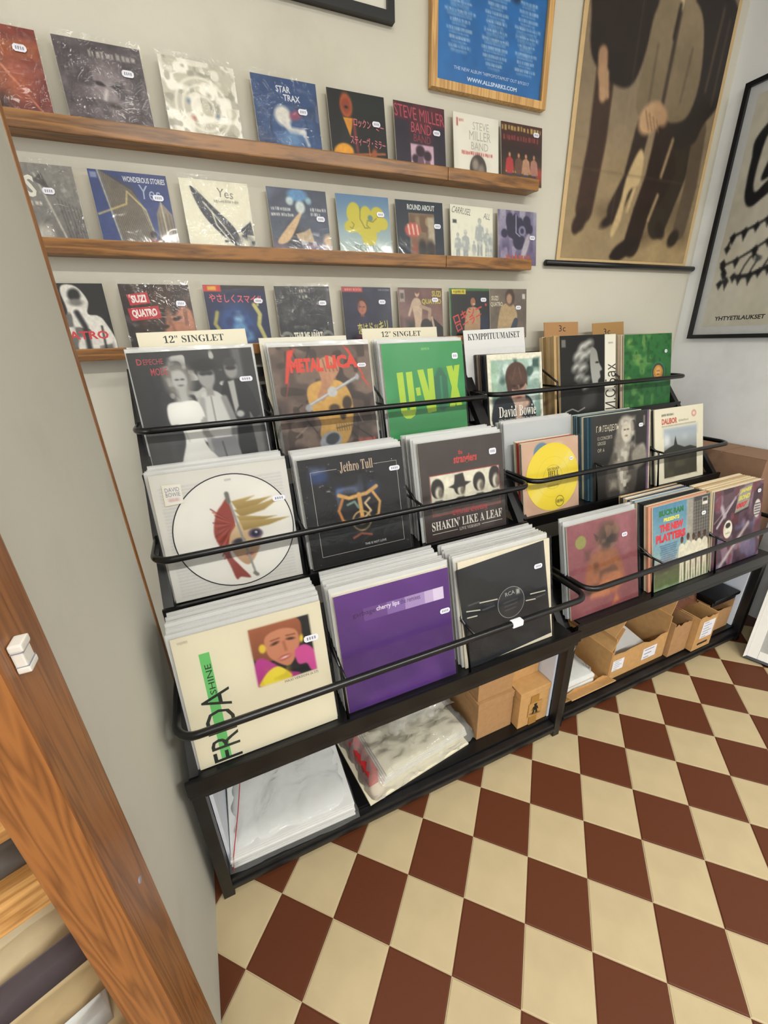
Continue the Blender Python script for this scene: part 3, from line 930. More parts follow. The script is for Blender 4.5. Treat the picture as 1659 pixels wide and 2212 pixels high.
g.ell(.52, .78, .09, .14, '241c18', 0, .03); g.ell(.7, .8, .09, .16, '2c221c', 0, .03); g.ell(.36, .8, .06, .16, '8a4a34', 0, .03); g.text('ROUND ABOUT', .24, .06, .82, .15, 'c9ccc8', bold=.03); A7['round'] = g
g = Img(N7, 'd9d7c6')
for x, y0, y1 in ((.16, .48, 1.02), (.34, .42, 1.1), (.68, .2, .95), (.86, .36, .9), (.54, .6, .98), (.96, .44, .9)): g.figure(x, y0, y1, '9aa0a0', '8b9294', 'b4b6ae', '8c9292', wd=1.0, shoe='8c9292', al=.85)
g.mottle(16, 55, 'cfd0c2', .6, .5, .2, (0, .3, 1, 1)); g.rect(.52, .86, .96, .97, 'd0cfbf', w=.01); g.text('CARRUSEL', .04, .04, .48, .15, '5a5e5c', rot=-4, sk=.08); g.text('ALL', .78, .1, .94, .2, '6a6e6a', rot=-6, sk=.08); g.rect(.05, .25, .14, .31, '4a4e4c'); A7['carousel'] = g
g = Img(N7, ('a09cae', '645878')); g.mottle(8, 61, '4a4062', .6, .45, .3, None, 3); g.mottle(10, 62, 'b8aebc', .5, .6, .2, (0, .3, .5, 1))
for p in ((.3, .2, .1, .16), (.44, .18, .08, .12), (.34, .36, .12, .14), (.16, .42, .08, .08), (.56, .26, .1, .14), (.74, .2, .1, .12), (.8, .32, .1, .1), (.54, .56, .16, .15), (.44, .44, .12, .1)): g.ell(p[0], p[1], p[2], p[3], '302b44', 0, .015)
g.line([(.46, .08), (.46, .4), (.56, .46)], .022, 'a8a2b4', .006); g.ell(.62, .36, .09, .09, '8f8ba4', 0, .02); g.ell(.62, .36, .05, .05, '302b44', 0, .02); g.poly([(.74, .44), (.84, .46), (.7, .84), (.58, .84)], 'aaa4ac', True, .02); g.dashes(.2, .80, .82, .9, 'b4523c', 6); A7['blob'] = g
# bottom ledge
g = Img(N7, '1c1c1c'); g.poly([(.5, .02), (.66, .05), (.76, .24), (.72, .42), (.9, .5), (.98, 1.02), (.2, 1.02), (.3, .5), (.46, .4), (.44, .12)], 'd2cfc6', True); g.ell(.6, .16, .08, .09, '1f1f1f', 20, .02); g.ell(.6, .26, .09, .05, '77746e', 0, .02); g.line([(.58, .4), (.64, .6), (.62, 1)], .07, '232323', .02); g.line([(.4, .62), (.34, 1)], .03, '3a3a38', .01); g.line([(.86, .6), (.84, 1)], .03, '3a3a38', .01); g.mottle(9, 71, '1e1e1e', .6, .66, .1, (.3, .4, .95, 1)); g.text('QUATRO', .12, .66, .92, .80, 'c2393c', bold=.03); A7['bw'] = g
g = Img(N7, ('2c1f1c', '1f1917')); g.poly([(.54, .3), (.78, .24), (.98, .38), (1.0, .8), (.9, 1.02), (.55, 1.02), (.5, .7)], ('b98468', 'a26a50'), True, .03); g.poly([(.2, .04), (.7, .0), (1, .1), (1, .36), (.86, .3), (.7, .46), (.62, .34), (.52, .7), (.3, .95), (.14, .6)], '32221b', True, .03); g.mottle(16, 75, '5c4030', .5, .55, .2, (.2, 0, 1, .6), 4)
g.ell(.74, .50, .07, .03, '2a1814', -14, .01); g.ell(.56, .62, .05, .025, '2a1814', -14, .01); g.line([(.66, .6), (.68, .74)], .03, '8a5540', .02); g.ell(.8, .86, .12, .05, '2c1210', -16, .015); g.ell(.8, .85, .1, .02, 'd8cfc4', -16, .01)
for (x0, y0, x1, y1), tx in (((.09, .12, .38, .28), 'SUZI'), ((.06, .32, .50, .50), 'QUATRO')): g.shapes.append((np.array([(x0, y0 + .03), (x1, y0 - .01), (x1 + .02, y1 - .01), (x0 + .02, y1 + .03)]), 'b32a34')); g.text(tx, x0 + .05, y0 + .035, x1 - .03, y1 - .015, 'e2ddd6', rot=4, bold=.05)
A7['face'] = g
g = Img(N7, ('1f2748', '1a2040')); g.ell(.46, .62, .34, .36, '2c4a80', 0, .12); g.ell(.5, .5, .08, .09, '7fa8c4', 0, .03); g.poly([(.36, .78), (.42, .6), (.58, .6), (.7, .84), (.4, .9)], '5f8cb4', True, .04); g.mottle(9, 78, '132050', .5)
g.rect(.0, .0, .28, .1, 'c23a2a'); g.rect(.07, .02, .2, .08, 'd8a83a'); g.rect(.28, .0, 1, .06, '2a1c1c'); g.line([(.16, .42), (.1, .6), (.16, .7), (.14, .95)], .06, 'a49a58', .015); g.line([(.78, .3), (.86, .45), (.82, .62), (.9, .85)], .07, 'b9b26e', .015); g.line([(.84, .3), (.86, .2)], .04, 'b9b26e', .01); g.text('やさしくスマイル', .07, .14, .95, .27, 'd05a66', rot=-1, bold=.02); A7['smile'] = g
g = Img(N7, ('26272a', '1e1f21')); g.mottle(4, 81, '303134', .6); g.ell(.12, .86, .12, .12, '77776f', 0, .01); g.ell(.12, .9, .1, .1, '2a2b2c', 0, .01); g.ell(.88, .86, .12, .12, '77776f', 0, .01); g.ell(.88, .9, .1, .1, '2a2b2c', 0, .01); g.dashes(.44, .05, .56, .1, 'b6b09c', 3); g.dashes(.42, .14, .58, .2, '8c887a', 5); g.text('TEAR ME APART', .24, .76, .78, .89, 'd9d4c2', bold=.05); g.dashes(.24, .92, .8, .98, 'b0382c', 8); A7['tear'] = g
g = Img(N7, ('23243c', '1f2034')); g.rect(0, .0, .42, .09, 'a2393c'); g.dashes(.06, .02, .4, .07, 'd08a7c', 2); g.bust(.38, .34, .13, 'a86c56', '3a211c', '2a2540', '7a4838'); g.dashes(.74, .03, .97, .06, '8a8a90', 4); g.mottle(7, 84, '34304c', .5); g.line([(.3, .82), (.95, .72)], .008, '8c8450', .003); g.text('恋はドッキリ', .26, .60, .9, .8, 'c8c05a', rot=7, bold=.012); g.ell(.32, .92, .1, .08, '6a2a44', 0, .04); A7['koi'] = g
g = Img(N7, ('6a4a44', '8a6a5e')); g.mottle(5, 87, '4c302c', .6); g.poly([(.7, .5), (1, .74), (1, 1), (.6, 1)], '1e1918'); g.rect(.16, .6, .36, 1, '2c2320', w=.08); g.poly([(.34, .2), (.46, .2), (.52, .34), (.5, .6), (.46, 1), (.36, 1), (.34, .6), (.3, .34)], 'b6a088', True); g.line([(.32, .26), (.22, .5)], .05, 'b6a088', .01); g.line([(.5, .34), (.7, .4), (.68, .6)], .07, 'a08a74', .01); g.ell(.42, .1, .05, .07, 'c09a84'); g.ell(.42, .06, .05, .05, '5c3c30'); g.ell(.6, .72, .13, .15, '27201e', 0, .01); g.poly([(.5, 1), (.52, .8), (.7, .8), (.72, 1)], '2a1f1c'); g.rect(.03, .04, .14, .26, '9a8a80', w=.01); g.rect(.05, .1, .12, .2, '4a3a36', w=.01); g.line([(.74, .55), (.82, .9)], .05, 'b09884', .01)
g.text('SUZI', .76, .05, .97, .16, 'b6ae3e', bold=.03); g.text('QUATRO', .52, .20, .97, .31, 'b6ae3e', bold=.03); g.dashes(.06, .95, .66, .99, 'a09a5c', 3); A7['suzi'] = g
g = Img(N7, '181a1a'); g.rect(0, 0, 1, .05, '3c6c34'); g.rect(0, 0, .03, 1, '3f7c48'); g.rect(.06, .02, .4, .11, 'd8c838'); g.dashes(.1, .04, .36, .09, '6a5c20', 5); g.rect(.46, .08, .98, .4, '20242a', w=.05); g.rect(.74, .5, 1, 1, '222a40', w=.08); g.ell(.58, .24, .09, .11, '20140f'); g.ell(.58, .26, .065, .085, '9c6a4c'); g.ell(.6, .3, .03, .012, 'd8cfc4'); g.poly([(.4, .46), (.54, .36), (.68, .38), (.76, .5), (.7, 1.02), (.36, 1.02)], ('a88a68', '9c8060'), True); g.text('ロキシー・', .06, .36, .96, .56, 'c2443c', rot=20, bold=.02); g.text('ローラー', .12, .56, .82, .72, 'c2443c', rot=24, bold=.02); A7['roxy'] = g
g = Img(N7, ('6c6156', '5c5248')); g.mottle(5, 93, '7c7062', .5); g.poly([(.3, .36), (.5, .28), (.66, .34), (.74, .6), (.6, .95), (.22, .92), (.22, .62)], 'a8926e', True, .01); g.ell(.54, .17, .13, .17, '4a3a30', 0, .02); g.ell(.52, .2, .075, .1, 'a88a70', 0, .02); g.poly([(.2, 1.02), (.26, .88), (.5, .86), (.66, .6), (.76, .66), (.6, 1.02)], '3c4450', True); g.text('SUZI', .04, .14, .22, .23, 'c9c2a8', bold=.02); g.text('QUATRO', .02, .26, .34, .36, 'c9c2a8', bold=.02); g.rect(.88, .1, .96, .2, 'c4c0b8', w=.01); A7['sepia'] = g

# ------------------------------------------------------------------ pictures on the twelve-inch sleeves
NL = 126
AL = {}
g = Img(NL, ('2c2d2e', '3a3b3c')); g.rect(.0, 0, .15, 1, '343536', w=.08); g.mottle(17, 1, 'c9c9c4', .85, .62, .12, (.3, 0, .72, .42)); g.rect(.82, 0, .9, .6, '5c5d5e', w=.02); g.rect(.9, 0, 1, 1, '2c2d2e', w=.02); g.rect(.0, .66, .26, 1.0, '4a4a4a', w=.06); g.rect(.80, .55, .97, 1, '6a6a68', w=.02); g.rect(.02, .62, .2, .66, '777774', w=.02)
g.poly([(.70, .30), (.78, .26), (.90, .30), (.98, .56), (.92, .62), (.88, .58), (.88, 1.02), (.66, 1.02), (.66, .5)], ('1c1c1d', '202021'), True); g.poly([(.745, .28), (.8, .27), (.80, .5), (.76, .56)], 'a8a8a4'); g.ell(.79, .175, .055, .085, '8d8d8a', 0, .01); g.ell(.79, .165, .045, .02, '2a2a2a', 0, .006); g.ell(.79, .12, .055, .04, '3a3a3a', 0, .01); g.ell(.80, .57, .035, .03, 'b0b0ac', 0, .01)
g.poly([(.52, .36), (.64, .36), (.72, .5), (.71, .78), (.46, .78), (.44, .5)], ('bcbcb8', 'd0d0cc'), True); g.line([(.69, .42), (.735, .62), (.70, .88)], .055, '8a8a88', .01); g.line([(.50, .42), (.475, .7), (.60, .9)], .05, '9a9a97', .01); g.rect(.55, .28, .61, .39, '8c8c88', w=.01); g.ell(.575, .22, .07, .105, '989895', 0, .01); g.ell(.57, .135, .095, .06, '1d1d1d', 0, .02); g.ell(.555, .2, .03, .016, '2a2a2a'); g.ell(.605, .2, .03, .016, '2a2a2a'); g.poly([(.48, .76), (.72, .76), (.76, 1.02), (.46, 1.02)], ('77777a', '88888a')); g.line([(.6, .8), (.62, 1)], .012, '4c4c4c', .004); g.line([(.58, .4), (.58, .62)], .008, '6a6a68')
g.ell(.35, .24, .115, .15, '77746e', 0, .03); g.mottle(22, 2, 'aaa79f', .7, .5, .2, (.24, .1, .47, .42)); g.ell(.355, .24, .06, .085, 'aeaeaa', 0, .01); g.ell(.335, .235, .014, .007, '3a3a3a'); g.ell(.378, .235, .014, .007, '3a3a3a'); g.ell(.358, .285, .02, .008, '5c5c5a'); g.rect(.32, .3, .40, .44, 'a8a8a4', w=.02); g.poly([(.22, .44), (.34, .42), (.46, .43), (.50, .58), (.45, .6), (.46, .8), (.56, 1.02), (.24, 1.02), (.30, .76), (.28, .62), (.21, .6)], ('e0e0da', 'd0d0ca'), True); g.line([(.49, .58), (.49, .8), (.5, .86)], .03, '9c9c98', .01); g.line([(.30, .62), (.33, .76)], .01, 'b4b4ae', .01)
g.text('D', .06, .05, .10, .10, 'b0454c', bold=.02); g.text('EPECHE', .11, .055, .26, .10, 'b0454c'); g.text('MODE', .15, .13, .28, .19, 'b0454c', bold=.01); AL['trio'] = g
g = Img(NL, ('5c4a40', '4a3b34')); g.mottle(7, 6, '7c685a', .8, .5, .2); g.mottle(12, 7, '33261f', .7, .6, .12)
for a in range(14):
    rr = random.Random(a); x, y = rr.random(), rr.random(); g.line([(x, y), (x + rr.uniform(-.25, .25), y + rr.uniform(-.2, .2))], .012, rr.choice(['2c211c', '877264']), .006)
g.poly([(.32, .38), (.5, .32), (.68, .36), (.76, .55), (.72, .82), (.62, .97), (.46, .98), (.38, .86), (.4, .72), (.31, .56)], ('c39a4e', 'b08a44'), True); g.ell(.70, .56, .05, .07, '3a2c1a', 10, .01); g.ell(.56, .60, .055, .04, '4a3820', 0, .01); g.ell(.64, .68, .03, .04, '3a2c1a', 0, .01); g.line([(.56, .8), (.74, .78)], .012, '4a3a20', .004)
for k in range(7): g.line([(.56 + k * .026, .765), (.562 + k * .026, .83)], .008, '5f4c28', .003)
g.poly([(.44, .16), (.58, .10), (.66, .22), (.58, .34), (.52, .42), (.46, .52), (.4, .48), (.46, .34)], ('b98a68', 'a87a58'), True)
for k in range(4): g.line([(.50 + k * .04, .13 + k * .015), (.52 + k * .04, .24)], .012, '7c543c', .004)
g.line([(.30, .56), (.84, .31)], .03, '8e9298', .004); g.line([(.30, .555), (.84, .305)], .008, 'd2d4d4', .003); g.ell(.56, .44, .05, .05, 'b4b6b8', 0, .008); g.ell(.30, .58, .035, .035, '9a9c9e', 0, .008); g.ell(.84, .31, .02, .03, 'a4a6a8', 0, .006); g.ell(.48, .92, .12, .09, '8c9096', -20, .008); g.ell(.50, .9, .075, .055, '34383e', -20, .008)
c_ = 'd0402c'
for p in (([(.16, .04), (.24, .02), (.19, .12), (.09, .48), (.14, .33), (.10, .34)]), ([(.78, .04), (.72, .0), (.80, .12), (.98, .44), (.88, .31), (.92, .31)])): g.poly(p, c_)
g.text('METAL', .17, .11, .50, .24, c_, bold=.06); g.text('LICA', .53, .09, .86, .22, c_, bold=.06); g.dashes(.78, .93, .97, .97, 'b0443c', 3); AL['shaft'] = g
g = Img(NL, ('2f8f4e', '257f42')); g.mottle(4, 15, '39995a', .5); lime = 'a5c22e'
def stem(p, c): g.shapes.append((np.array(p, float), c))
for x in (.15, .26): stem([(x, .30), (x + .075, .295), (x + .085, .72), (x + .01, .725)], lime)
stem([(.165, .70), (.345, .69), (.325, .76), (.27, .79), (.215, .785), (.18, .755)], lime); stem([(.36, .47), (.415, .465), (.42, .55), (.37, .555)], lime)
stem([(.40, .285), (.475, .28), (.535, .56), (.53, .75), (.49, .75)], lime); stem([(.525, .28), (.595, .275), (.60, .74), (.53, .745)], lime)
g.ell(.685, .51, .085, .235, '1f6648', 0, .004); g.rect(.6, .36, .77, .66, '1f6648'); g.rect(.675, .36, .7, .66, '2a8a5c', w=.006)
stem([(.77, .265), (.845, .26), (.945, .70), (.87, .705)], lime); stem([(.875, .26), (.945, .255), (.85, .71), (.775, .71)], lime); g.dashes(.47, .055, .57, .08, '74b45c', 2)
for k in range(22): g.rect(.6, .28 + k * .021, .77, .284 + k * .021, '175a3c', al=.5)
AL['green_type'] = g
g = Img(88, 'e0dcc8'); g.rect(.06, .08, .95, 1, ('9fb8ac', '6f8c80'), w=.004); g.mottle(9, 25, 'c6d8d0', .9, .5, .2, (.06, .08, .95, .9)); g.mottle(8, 26, '2f4a44', .85, .62, .15, (.06, .08, .95, 1)); g.rect(.06, .1, .16, .6, '8fb094', w=.03, al=.7); g.poly([(.08, 1.02), (.1, .66), (.32, .58), (.5, .66), (.66, .6), (.8, .72), (.8, 1.02)], '23282e', True); g.poly([(.4, .56), (.62, .56), (.66, .68), (.52, .8), (.42, .66)], 'b49a8a', True); g.ell(.52, .46, .17, .2, 'b08c7c', 0, .02); g.ell(.51, .32, .2, .2, '4f3a32', 0, .01); g.poly([(.31, .34), (.36, .30), (.42, .40), (.40, .62), (.35, .58)], '4a362e', True, .01); g.poly([(.36, .30), (.52, .24), (.68, .30), (.71, .46), (.66, .42), (.58, .41), (.50, .44), (.42, .42)], '553e34', True, .01); g.line([(.5, .2), (.44, .36)], .012, '6c5244', .01); g.line([(.56, .2), (.6, .36)], .012, '6c5244', .01); g.ell(.46, .46, .03, .015, '3a2620'); g.ell(.6, .46, .03, .015, '3a2620'); g.line([(.54, .46), (.57, .56)], .02, '8c6a5c', .01); g.ell(.54, .63, .045, .015, '8a4a44'); g.line([(.68, .72), (.54, .8), (.52, .96)], .12, 'b89a88', .03)
g.text(serif('David Bowie'), .16, .74, .86, .90, 'e8e4d8'); g.text(serif('I Dig Everything: The 1966 Pye Singles'), .15, .92, .86, .965, 'd0ccc0'); AL['portrait'] = g
g = Img(NL, '191918'); hair = 'b4b4ae'
for x, y, r in ((.40, .16, .1), (.32, .26, .1), (.42, .28, .1), (.28, .4, .085), (.40, .42, .09), (.36, .54, .07), (.46, .56, .06), (.5, .12, .09), (.30, .52, .05), (.44, .66, .05), (.52, .22, .07)): g.ell(x, y, r * .9, r * .62, hair, -25, .03); g.ell(x + .02, y + .03, r * .6, r * .3, '33332f', -25, .03)
g.poly([(.55, .16), (.64, .2), (.68, .34), (.74, .44), (.70, .47), (.71, .54), (.67, .58), (.66, .64), (.58, .64), (.54, .5), (.52, .3)], ('8a8a84', 'a8a8a2'), True, .01); g.ell(.65, .35, .03, .012, '1c1c1a'); g.poly([(.36, .82), (.52, .70), (.64, .74), (.6, .9), (.4, .95)], '3a3a38', True, .05); g.rect(.03, .05, .1, .14, '6a6a64'); g.line([(.08, .95), (.2, .92), (.3, .96), (.42, .92)], .012, 'b0b0a8', .004)
g.rect(.79, 0, 1, 1, 'e0dccc', w=.004); g.text('И.С.Бах', .6, .58, 1.2, .78, '34322c', rot=90); g.dashes(.86, .1, .94, .12, '8a8678', 2); AL['wigprofile'] = g
g = Img(NL, ('2f6a38', '26602f')); g.mottle(8, 33, '5f8f4a', .7, .5, .25, (0, 0, .62, 1)); g.mottle(16, 34, '1c4c26', .6, .6, .2); g.mottle(10, 35, '8aa85a', .5, .66, .2, (0, 0, .45, .9)); g.ell(.72, .54, .15, .15, '3a6a58', 0, .01); g.ell(.72, .54, .125, .125, '223a2c', 0, .008); g.ell(.72, .54, .105, .105, 'b07a34', 0, .008); g.ell(.72, .53, .06, .07, 'd0a060', 0, .02); g.ell(.70, .52, .012, .01, '6a4a20'); g.ell(.74, .52, .012, .01, '6a4a20'); g.ell(.72, .57, .025, .01, '6a4a20'); AL['medallion'] = g
g = Img(NL, 'cfcdc6')
for k in range(34): g.dashes(.05, .10 + k * .026, .95, .112 + k * .026, 'a3a3a6', k, .55)
g.rect(.0, 0, 1, 1, 'd2d0ca', al=.25); AL['liner'] = g
g = Img(NL, ('131318', '121214')); g.mottle(6, 41, '2f4a86', .8, .52, .3, (.08, .08, .96, .62)); g.mottle(9, 42, '8aa0cc', .5, .70, .2, (.1, .08, .9, .5)); g.mottle(5, 43, '0e0e12', .7, .5, .3); g.rect(0, .62, 1, 1, '17171a', w=.15, al=.85)
gold = 'c79a58'
g.line([(.33, .36), (.42, .40), (.6, .38), (.70, .33)], .035, gold, .006); g.line([(.52, .38), (.53, .62)], .04, gold, .006); g.line([(.36, .40), (.31, .50), (.34, .60), (.40, .63)], .026, 'b5783c', .006); g.line([(.66, .38), (.72, .48), (.69, .60), (.62, .64)], .026, gold, .006); g.line([(.40, .46), (.47, .44), (.50, .50)], .022, '6f8c80', .005); g.line([(.62, .43), (.57, .47), (.62, .55), (.56, .6)], .02, 'c9b088', .005); g.blend(np.clip(1 - np.abs(np.sqrt((g.u - .52) ** 2 + (g.v - .63) ** 2) - .09) / .014, 0, 1), 'c9a86c'); g.ell(.52, .63, .04, .04, 'a87440', 0, .01); g.line([(.42, .78), (.5, .75), (.6, .78)], .02, '8c4a34', .006)
for a, b_ in (((.10, .12), (.34, .12)), ((.70, .12), (.93, .12)), ((.10, .12), (.10, .9)), ((.93, .12), (.93, .9)), ((.10, .9), (.93, .9))): g.shapes.append((np.array([(a[0] - .002, a[1] - .002), (b_[0] + .002, a[1] - .002 if a[1] == b_[1] else a[1] - .002), (b_[0] + .002, b_[1] + .002), (a[0] - .002, b_[1] + .002)]), 'b0aaa0'))
g.text(serif('Jethro Tull'), .37, .065, .69, .165, 'c0a890'); g.text('THIS IS NOT LOVE', .52, .85, .74, .872, 'd0d0d0'); AL['gold'] = g
g = Img(NL, ('413632', '3c322f')); g.mottle(4, 46, '473c37', .5); g.rect(.10, .335, .94, .69, 'd8d4c0', w=.003); g.rect(.10, .69, .94, .745, '5c4842', w=.003); g.rect(.11, .60, .93, .69, ('b8b4a4', '8a867a'), w=.06, al=.7)
for x, y, rx, ry, hat in ((.18, .47, .075, .10, 0), (.44, .48, .07, .09, 1), (.68, .47, .075, .10, 0), (.88, .45, .075, .12, 0)):
    g.poly([(x - .14, .69), (x - .10, .63), (x - .03, .59), (x + .04, .59), (x + .11, .63), (x + .14, .69)], '2c2624'); g.ell(x, y, rx, ry, '2a2421', 0, .006); g.ell(x + .012, y + .045, rx * .55, ry * .62, 'cfcab6', 0, .012); g.ell(x + .035, y + .05, rx * .4, ry * .5, '4a403a', 0, .012, .7)
    if hat: g.poly([(x - .13, .475), (x - .06, .45), (x - .05, .36), (x + .05, .35), (x + .07, .44), (x + .14, .455), (x + .06, .49), (x - .07, .495)], '2a2421')
for q in ((.10, .33, .94, .337), (.10, .333, .105, .745), (.935, .333, .94, .745), (.10, .742, .94, .748)): g.shapes.append((np.array([(q[0], q[1]), (q[2], q[1]), (q[2], q[3]), (q[0], q[3])]), 'a83a34'))
g.text('stranglers', .39, .16, .67, .27, 'c23f3a', bold=.03, sk=.02); g.text('the', .45, .11, .50, .16, 'c23f3a', bold=.02); g.text(frak('Official Bootleg'), .33, .695, .76, .79, 'a83a3c'); g.text(serif("SHAKIN' LIKE A LEAF"), .08, .80, .95, .895, 'dcd8ce'); g.text(serif('LIVE VERSION'), .40, .912, .66, .945, 'c4c0b6')
for x0, x1 in ((.08, .38), (.68, .95)): g.shapes.append((np.array([(x0, .925), (x1, .925), (x1, .931), (x0, .931)]), 'c4c0b6'))
AL['fourheads'] = g
g = Img(88, ('c7a68e', 'bd9c86')); g.mottle(5, 50, 'd0b29c', .5); g.ell(.34, .16, .14, .14, '5f7f94', 0, .01); g.ell(.6, .07, .1, .03, 'd0c0b0', 0, .02); AL['pinkcard'] = g
g = Img(NL, ('2a2826', '1f1d1c')); g.mottle(4, 53, '34312e', .5); g.rect(.94, 0, 1, 1, '6a5470', w=.004); g.rect(.975, 0, 1, 1, 'c0b49c', w=.004)
g.poly([(.36, .42), (.50, .36), (.70, .38), (.86, .46), (.92, .62), (.80, .66), (.70, 1.02), (.28, 1.02), (.24, .7)], ('57524a', '3a3632'), True, .02); g.poly([(.68, .5), (.88, .40), (.94, .62), (.74, .70)], '8a8478', True, .02); g.mottle(10, 54, '9c968a', .7, .55, .2, (.36, .4, .66, .98)); g.poly([(.44, .36), (.58, .36), (.60, .6), (.55, .9), (.46, .92), (.42, .6)], '8f897c', True, .02); g.mottle(18, 55, 'c0baac', .8, .5, .2, (.43, .38, .6, .92)); g.ell(.56, .2, .15, .17, '8d877c', 0, .02); g.mottle(16, 56, 'b6b0a4', .8, .5, .2, (.42, .06, .72, .42)); g.ell(.44, .34, .07, .12, '7c766c', 0, .03); g.ell(.57, .22, .085, .115, 'bcb4a4', 0, .01); g.ell(.545, .2, .018, .008, '3a342e'); g.ell(.60, .2, .018, .008, '3a342e'); g.ell(.575, .275, .022, .008, '6a5c52'); g.rect(.3, .8, .42, .9, '8a8478', w=.04)
g.text('Г.Ф.ГЕНДЕЛЬ', .07, .11, .44, .20, 'c6bfa8'); g.text('12 CONCERTI', .09, .24, .33, .28, 'a8a290'); g.text('GROSSI', .09, .30, .22, .34, 'a8a290'); g.text('OP. 6', .09, .38, .2, .42, 'a8a290'); g.rect(.87, .06, .9, .18, '77706a', w=.006); AL['wig'] = g
g = Img(NL, 'd6d0b8'); g.rect(.18, .27, .86, .93, ('b4bcc0', '4a4c48'), w=.004); g.mottle(5, 60, 'd6dad8', .8, .4, .4, (.18, .27, .86, .5)); g.rect(.18, .27, .86, .36, '8f9aa4', w=.05, al=.7); g.poly([(.18, .56), (.30, .52), (.38, .50), (.40, .42), (.415, .38), (.43, .44), (.45, .50), (.60, .55), (.72, .54), (.86, .58), (.86, .93), (.18, .93)], ('2c2e2c', '3a382c')); g.mottle(9, 61, '55523c', .6, .5, .3, (.18, .66, .86, .93)); g.dashes(.14, .07, .38, .1, '5c584c', 2); g.text('DALIBOR', .14, .13, .45, .21, 'b5584c', bold=.05); g.dashes(.48, .17, .68, .195, '8a8474', 3); g.dashes(.14, .225, .84, .24, '8f8a78', 4); g.ell(.80, .11, .05, .045, 'c08074', 0, .01); g.ell(.80, .11, .03, .025, 'd6c8b4', 0, .01); AL['castle'] = g
g = Img(NL, ('d9d2ba', 'd3ccb6')); g.mottle(3, 64, 'dcd6c2', .6); g.shapes.append((np.array([(.145, .15), (.212, .15), (.212, .985), (.145, .985)]), '63b667'))
ph = (.475, .075, .905, .525)
g.rect(*ph, '17171a', w=.003)
def P(x, y): return (ph[0] + x * (ph[2] - ph[0]), ph[1] + y * (ph[3] - ph[1]))
g.poly([P(0, .02), P(.2, 0), P(.78, 0), P(.84, .3), P(.72, .5), P(.3, .62), P(0, .5)], ('9a5a3c', '7a4630'), True, .006); g.poly([P(.24, .2), P(.5, .12), P(.74, .2), P(.78, .42), P(.70, .62), P(.56, .78), P(.40, .70), P(.24, .5)], ('c08464', 'b97a5c'), True); g.ell(*P(.38, .34), .028, .010, '3a2018', -12, .006); g.ell(*P(.64, .33), .028, .010, '3a2018', 10, .006); g.line([P(.32, .28), P(.46, .27)], .008, '6a3c28', .004); g.line([P(.58, .26), P(.72, .27)], .008, '6a3c28', .004); g.line([P(.52, .36), P(.54, .5)], .018, '9a5c44', .01); g.ell(*P(.50, .62), .045, .018, '9c3030', -8, .006); g.ell(*P(.50, .62), .032, .008, 'd8cfc4', -8, .004); g.ell(*P(.17, .37), .024, .034, 'd6bd3c', 0, .006); g.ell(*P(.82, .38), .014, .03, 'd6bd3c', 10, .006)
g.poly([P(0, .62), P(.12, .52), P(.3, .66), P(.5, .86), P(.70, .96), P(.62, 1), P(0, 1)], ('b0388a', '9c2f78'), True); g.poly([P(.68, .56), P(.86, .50), P(1, .66), P(1, .98), P(.90, .98), P(.84, .84), P(.70, .80)], 'c04a8e', True); g.poly([P(.06, .92), P(.20, .78), P(.36, .74), P(.50, .86), P(.54, 1), P(.06, 1)], 'd8c83c', True); g.mottle(20, 66, 'b9a426', .6, .6, .2, P(.06, .74) + P(.54, 1))
for q in ((-.1, -.1, 1.1, ph[1]), (-.1, -.1, ph[0], 1.1), (ph[2], -.1, 1.1, 1.1), (-.1, ph[3], 1.1, 1.1)): g.rect(*q, 'd8d1b9', w=.003)
g.text('SHINE', .07, .33, .30, .37, '1f2a22', rot=90); g.text('FRIDA', -.085, .62, .465, .81, '1d2420', rot=90); g.text('MAXI VERSION (6.37)', .66, .535, .91, .56, '5c584c'); g.dashes(.04, .03, .10, .045, 'a09a88', 5); AL['shine'] = g
g = Img(NL, ('5a3078', '472668')); g.mottle(4, 70, '633684', .5); g.mottle(3, 71, '412060', .5, .5, .4, (0, .5, 1, 1))
def band(x0, x1, y0, y1, c): g.shapes.append((np.array([(x0, y0), (x1, y0), (x1, y1), (x0, y1)]), c))
for x0, x1, c in ((.12, .22, '5a3276'), (.22, .42, '6c4888'), (.42, .58, '8264a0'), (.58, .76, 'a48cba'), (.76, .84, 'bcaac8'), (.84, .94, 'd2c6da')): band(x0, x1, .155, .262, c)
g.text('garbage', .13, .17, .32, .22, '3a1c52'); g.text('cherry lips', .33, .163, .53, .215, 'e0d6e6', bold=.02); g.text('the remixes', .54, .163, .72, .205, '4a2a62'); g.ell(.5, .5, .01, .01, '5a3078'); AL['violet'] = g
g = Img(NL, ('1f2124', '17191d')); g.mottle(4, 74, '272a2e', .6); g.ell(.55, .5, .155, .155, '2c2d2f', 0, .004); g.ring(.55, .5, .158, .006, '8d8f90'); g.text('RCA', .49, .385, .60, .425, 'b0b0ae', bold=.0); g.dashes(.46, .48, .63, .49, '55565a', 2); g.dashes(.47, .52, .62, .53, '55565a', 3); g.dashes(.47, .56, .6, .57, '55565a', 4); g.rect(.62, .39, .66, .44, 'a8a8a4', w=.01)
for a, b_ in (((.05, .42), (.20, .455)), ((.05, .485), (.16, .50)), ((.20, .385), (.40, .415)), ((.72, .545), (.84, .565)), ((.78, .495), (.97, .52))): g.shapes.append((np.array([(a[0], a[1] - .006), (b_[0], b_[1] - .006), (b_[0], b_[1] + .006), (a[0], a[1] + .006)]), 'c4c0b0'))
for x0, y0, x1 in ((.08, .365, .2), (.22, .46, .36), (.85, .55, .96)): g.dashes(x0, y0, x1, y0 + .012, '6a6a6c', int(x0 * 50))
AL['label'] = g
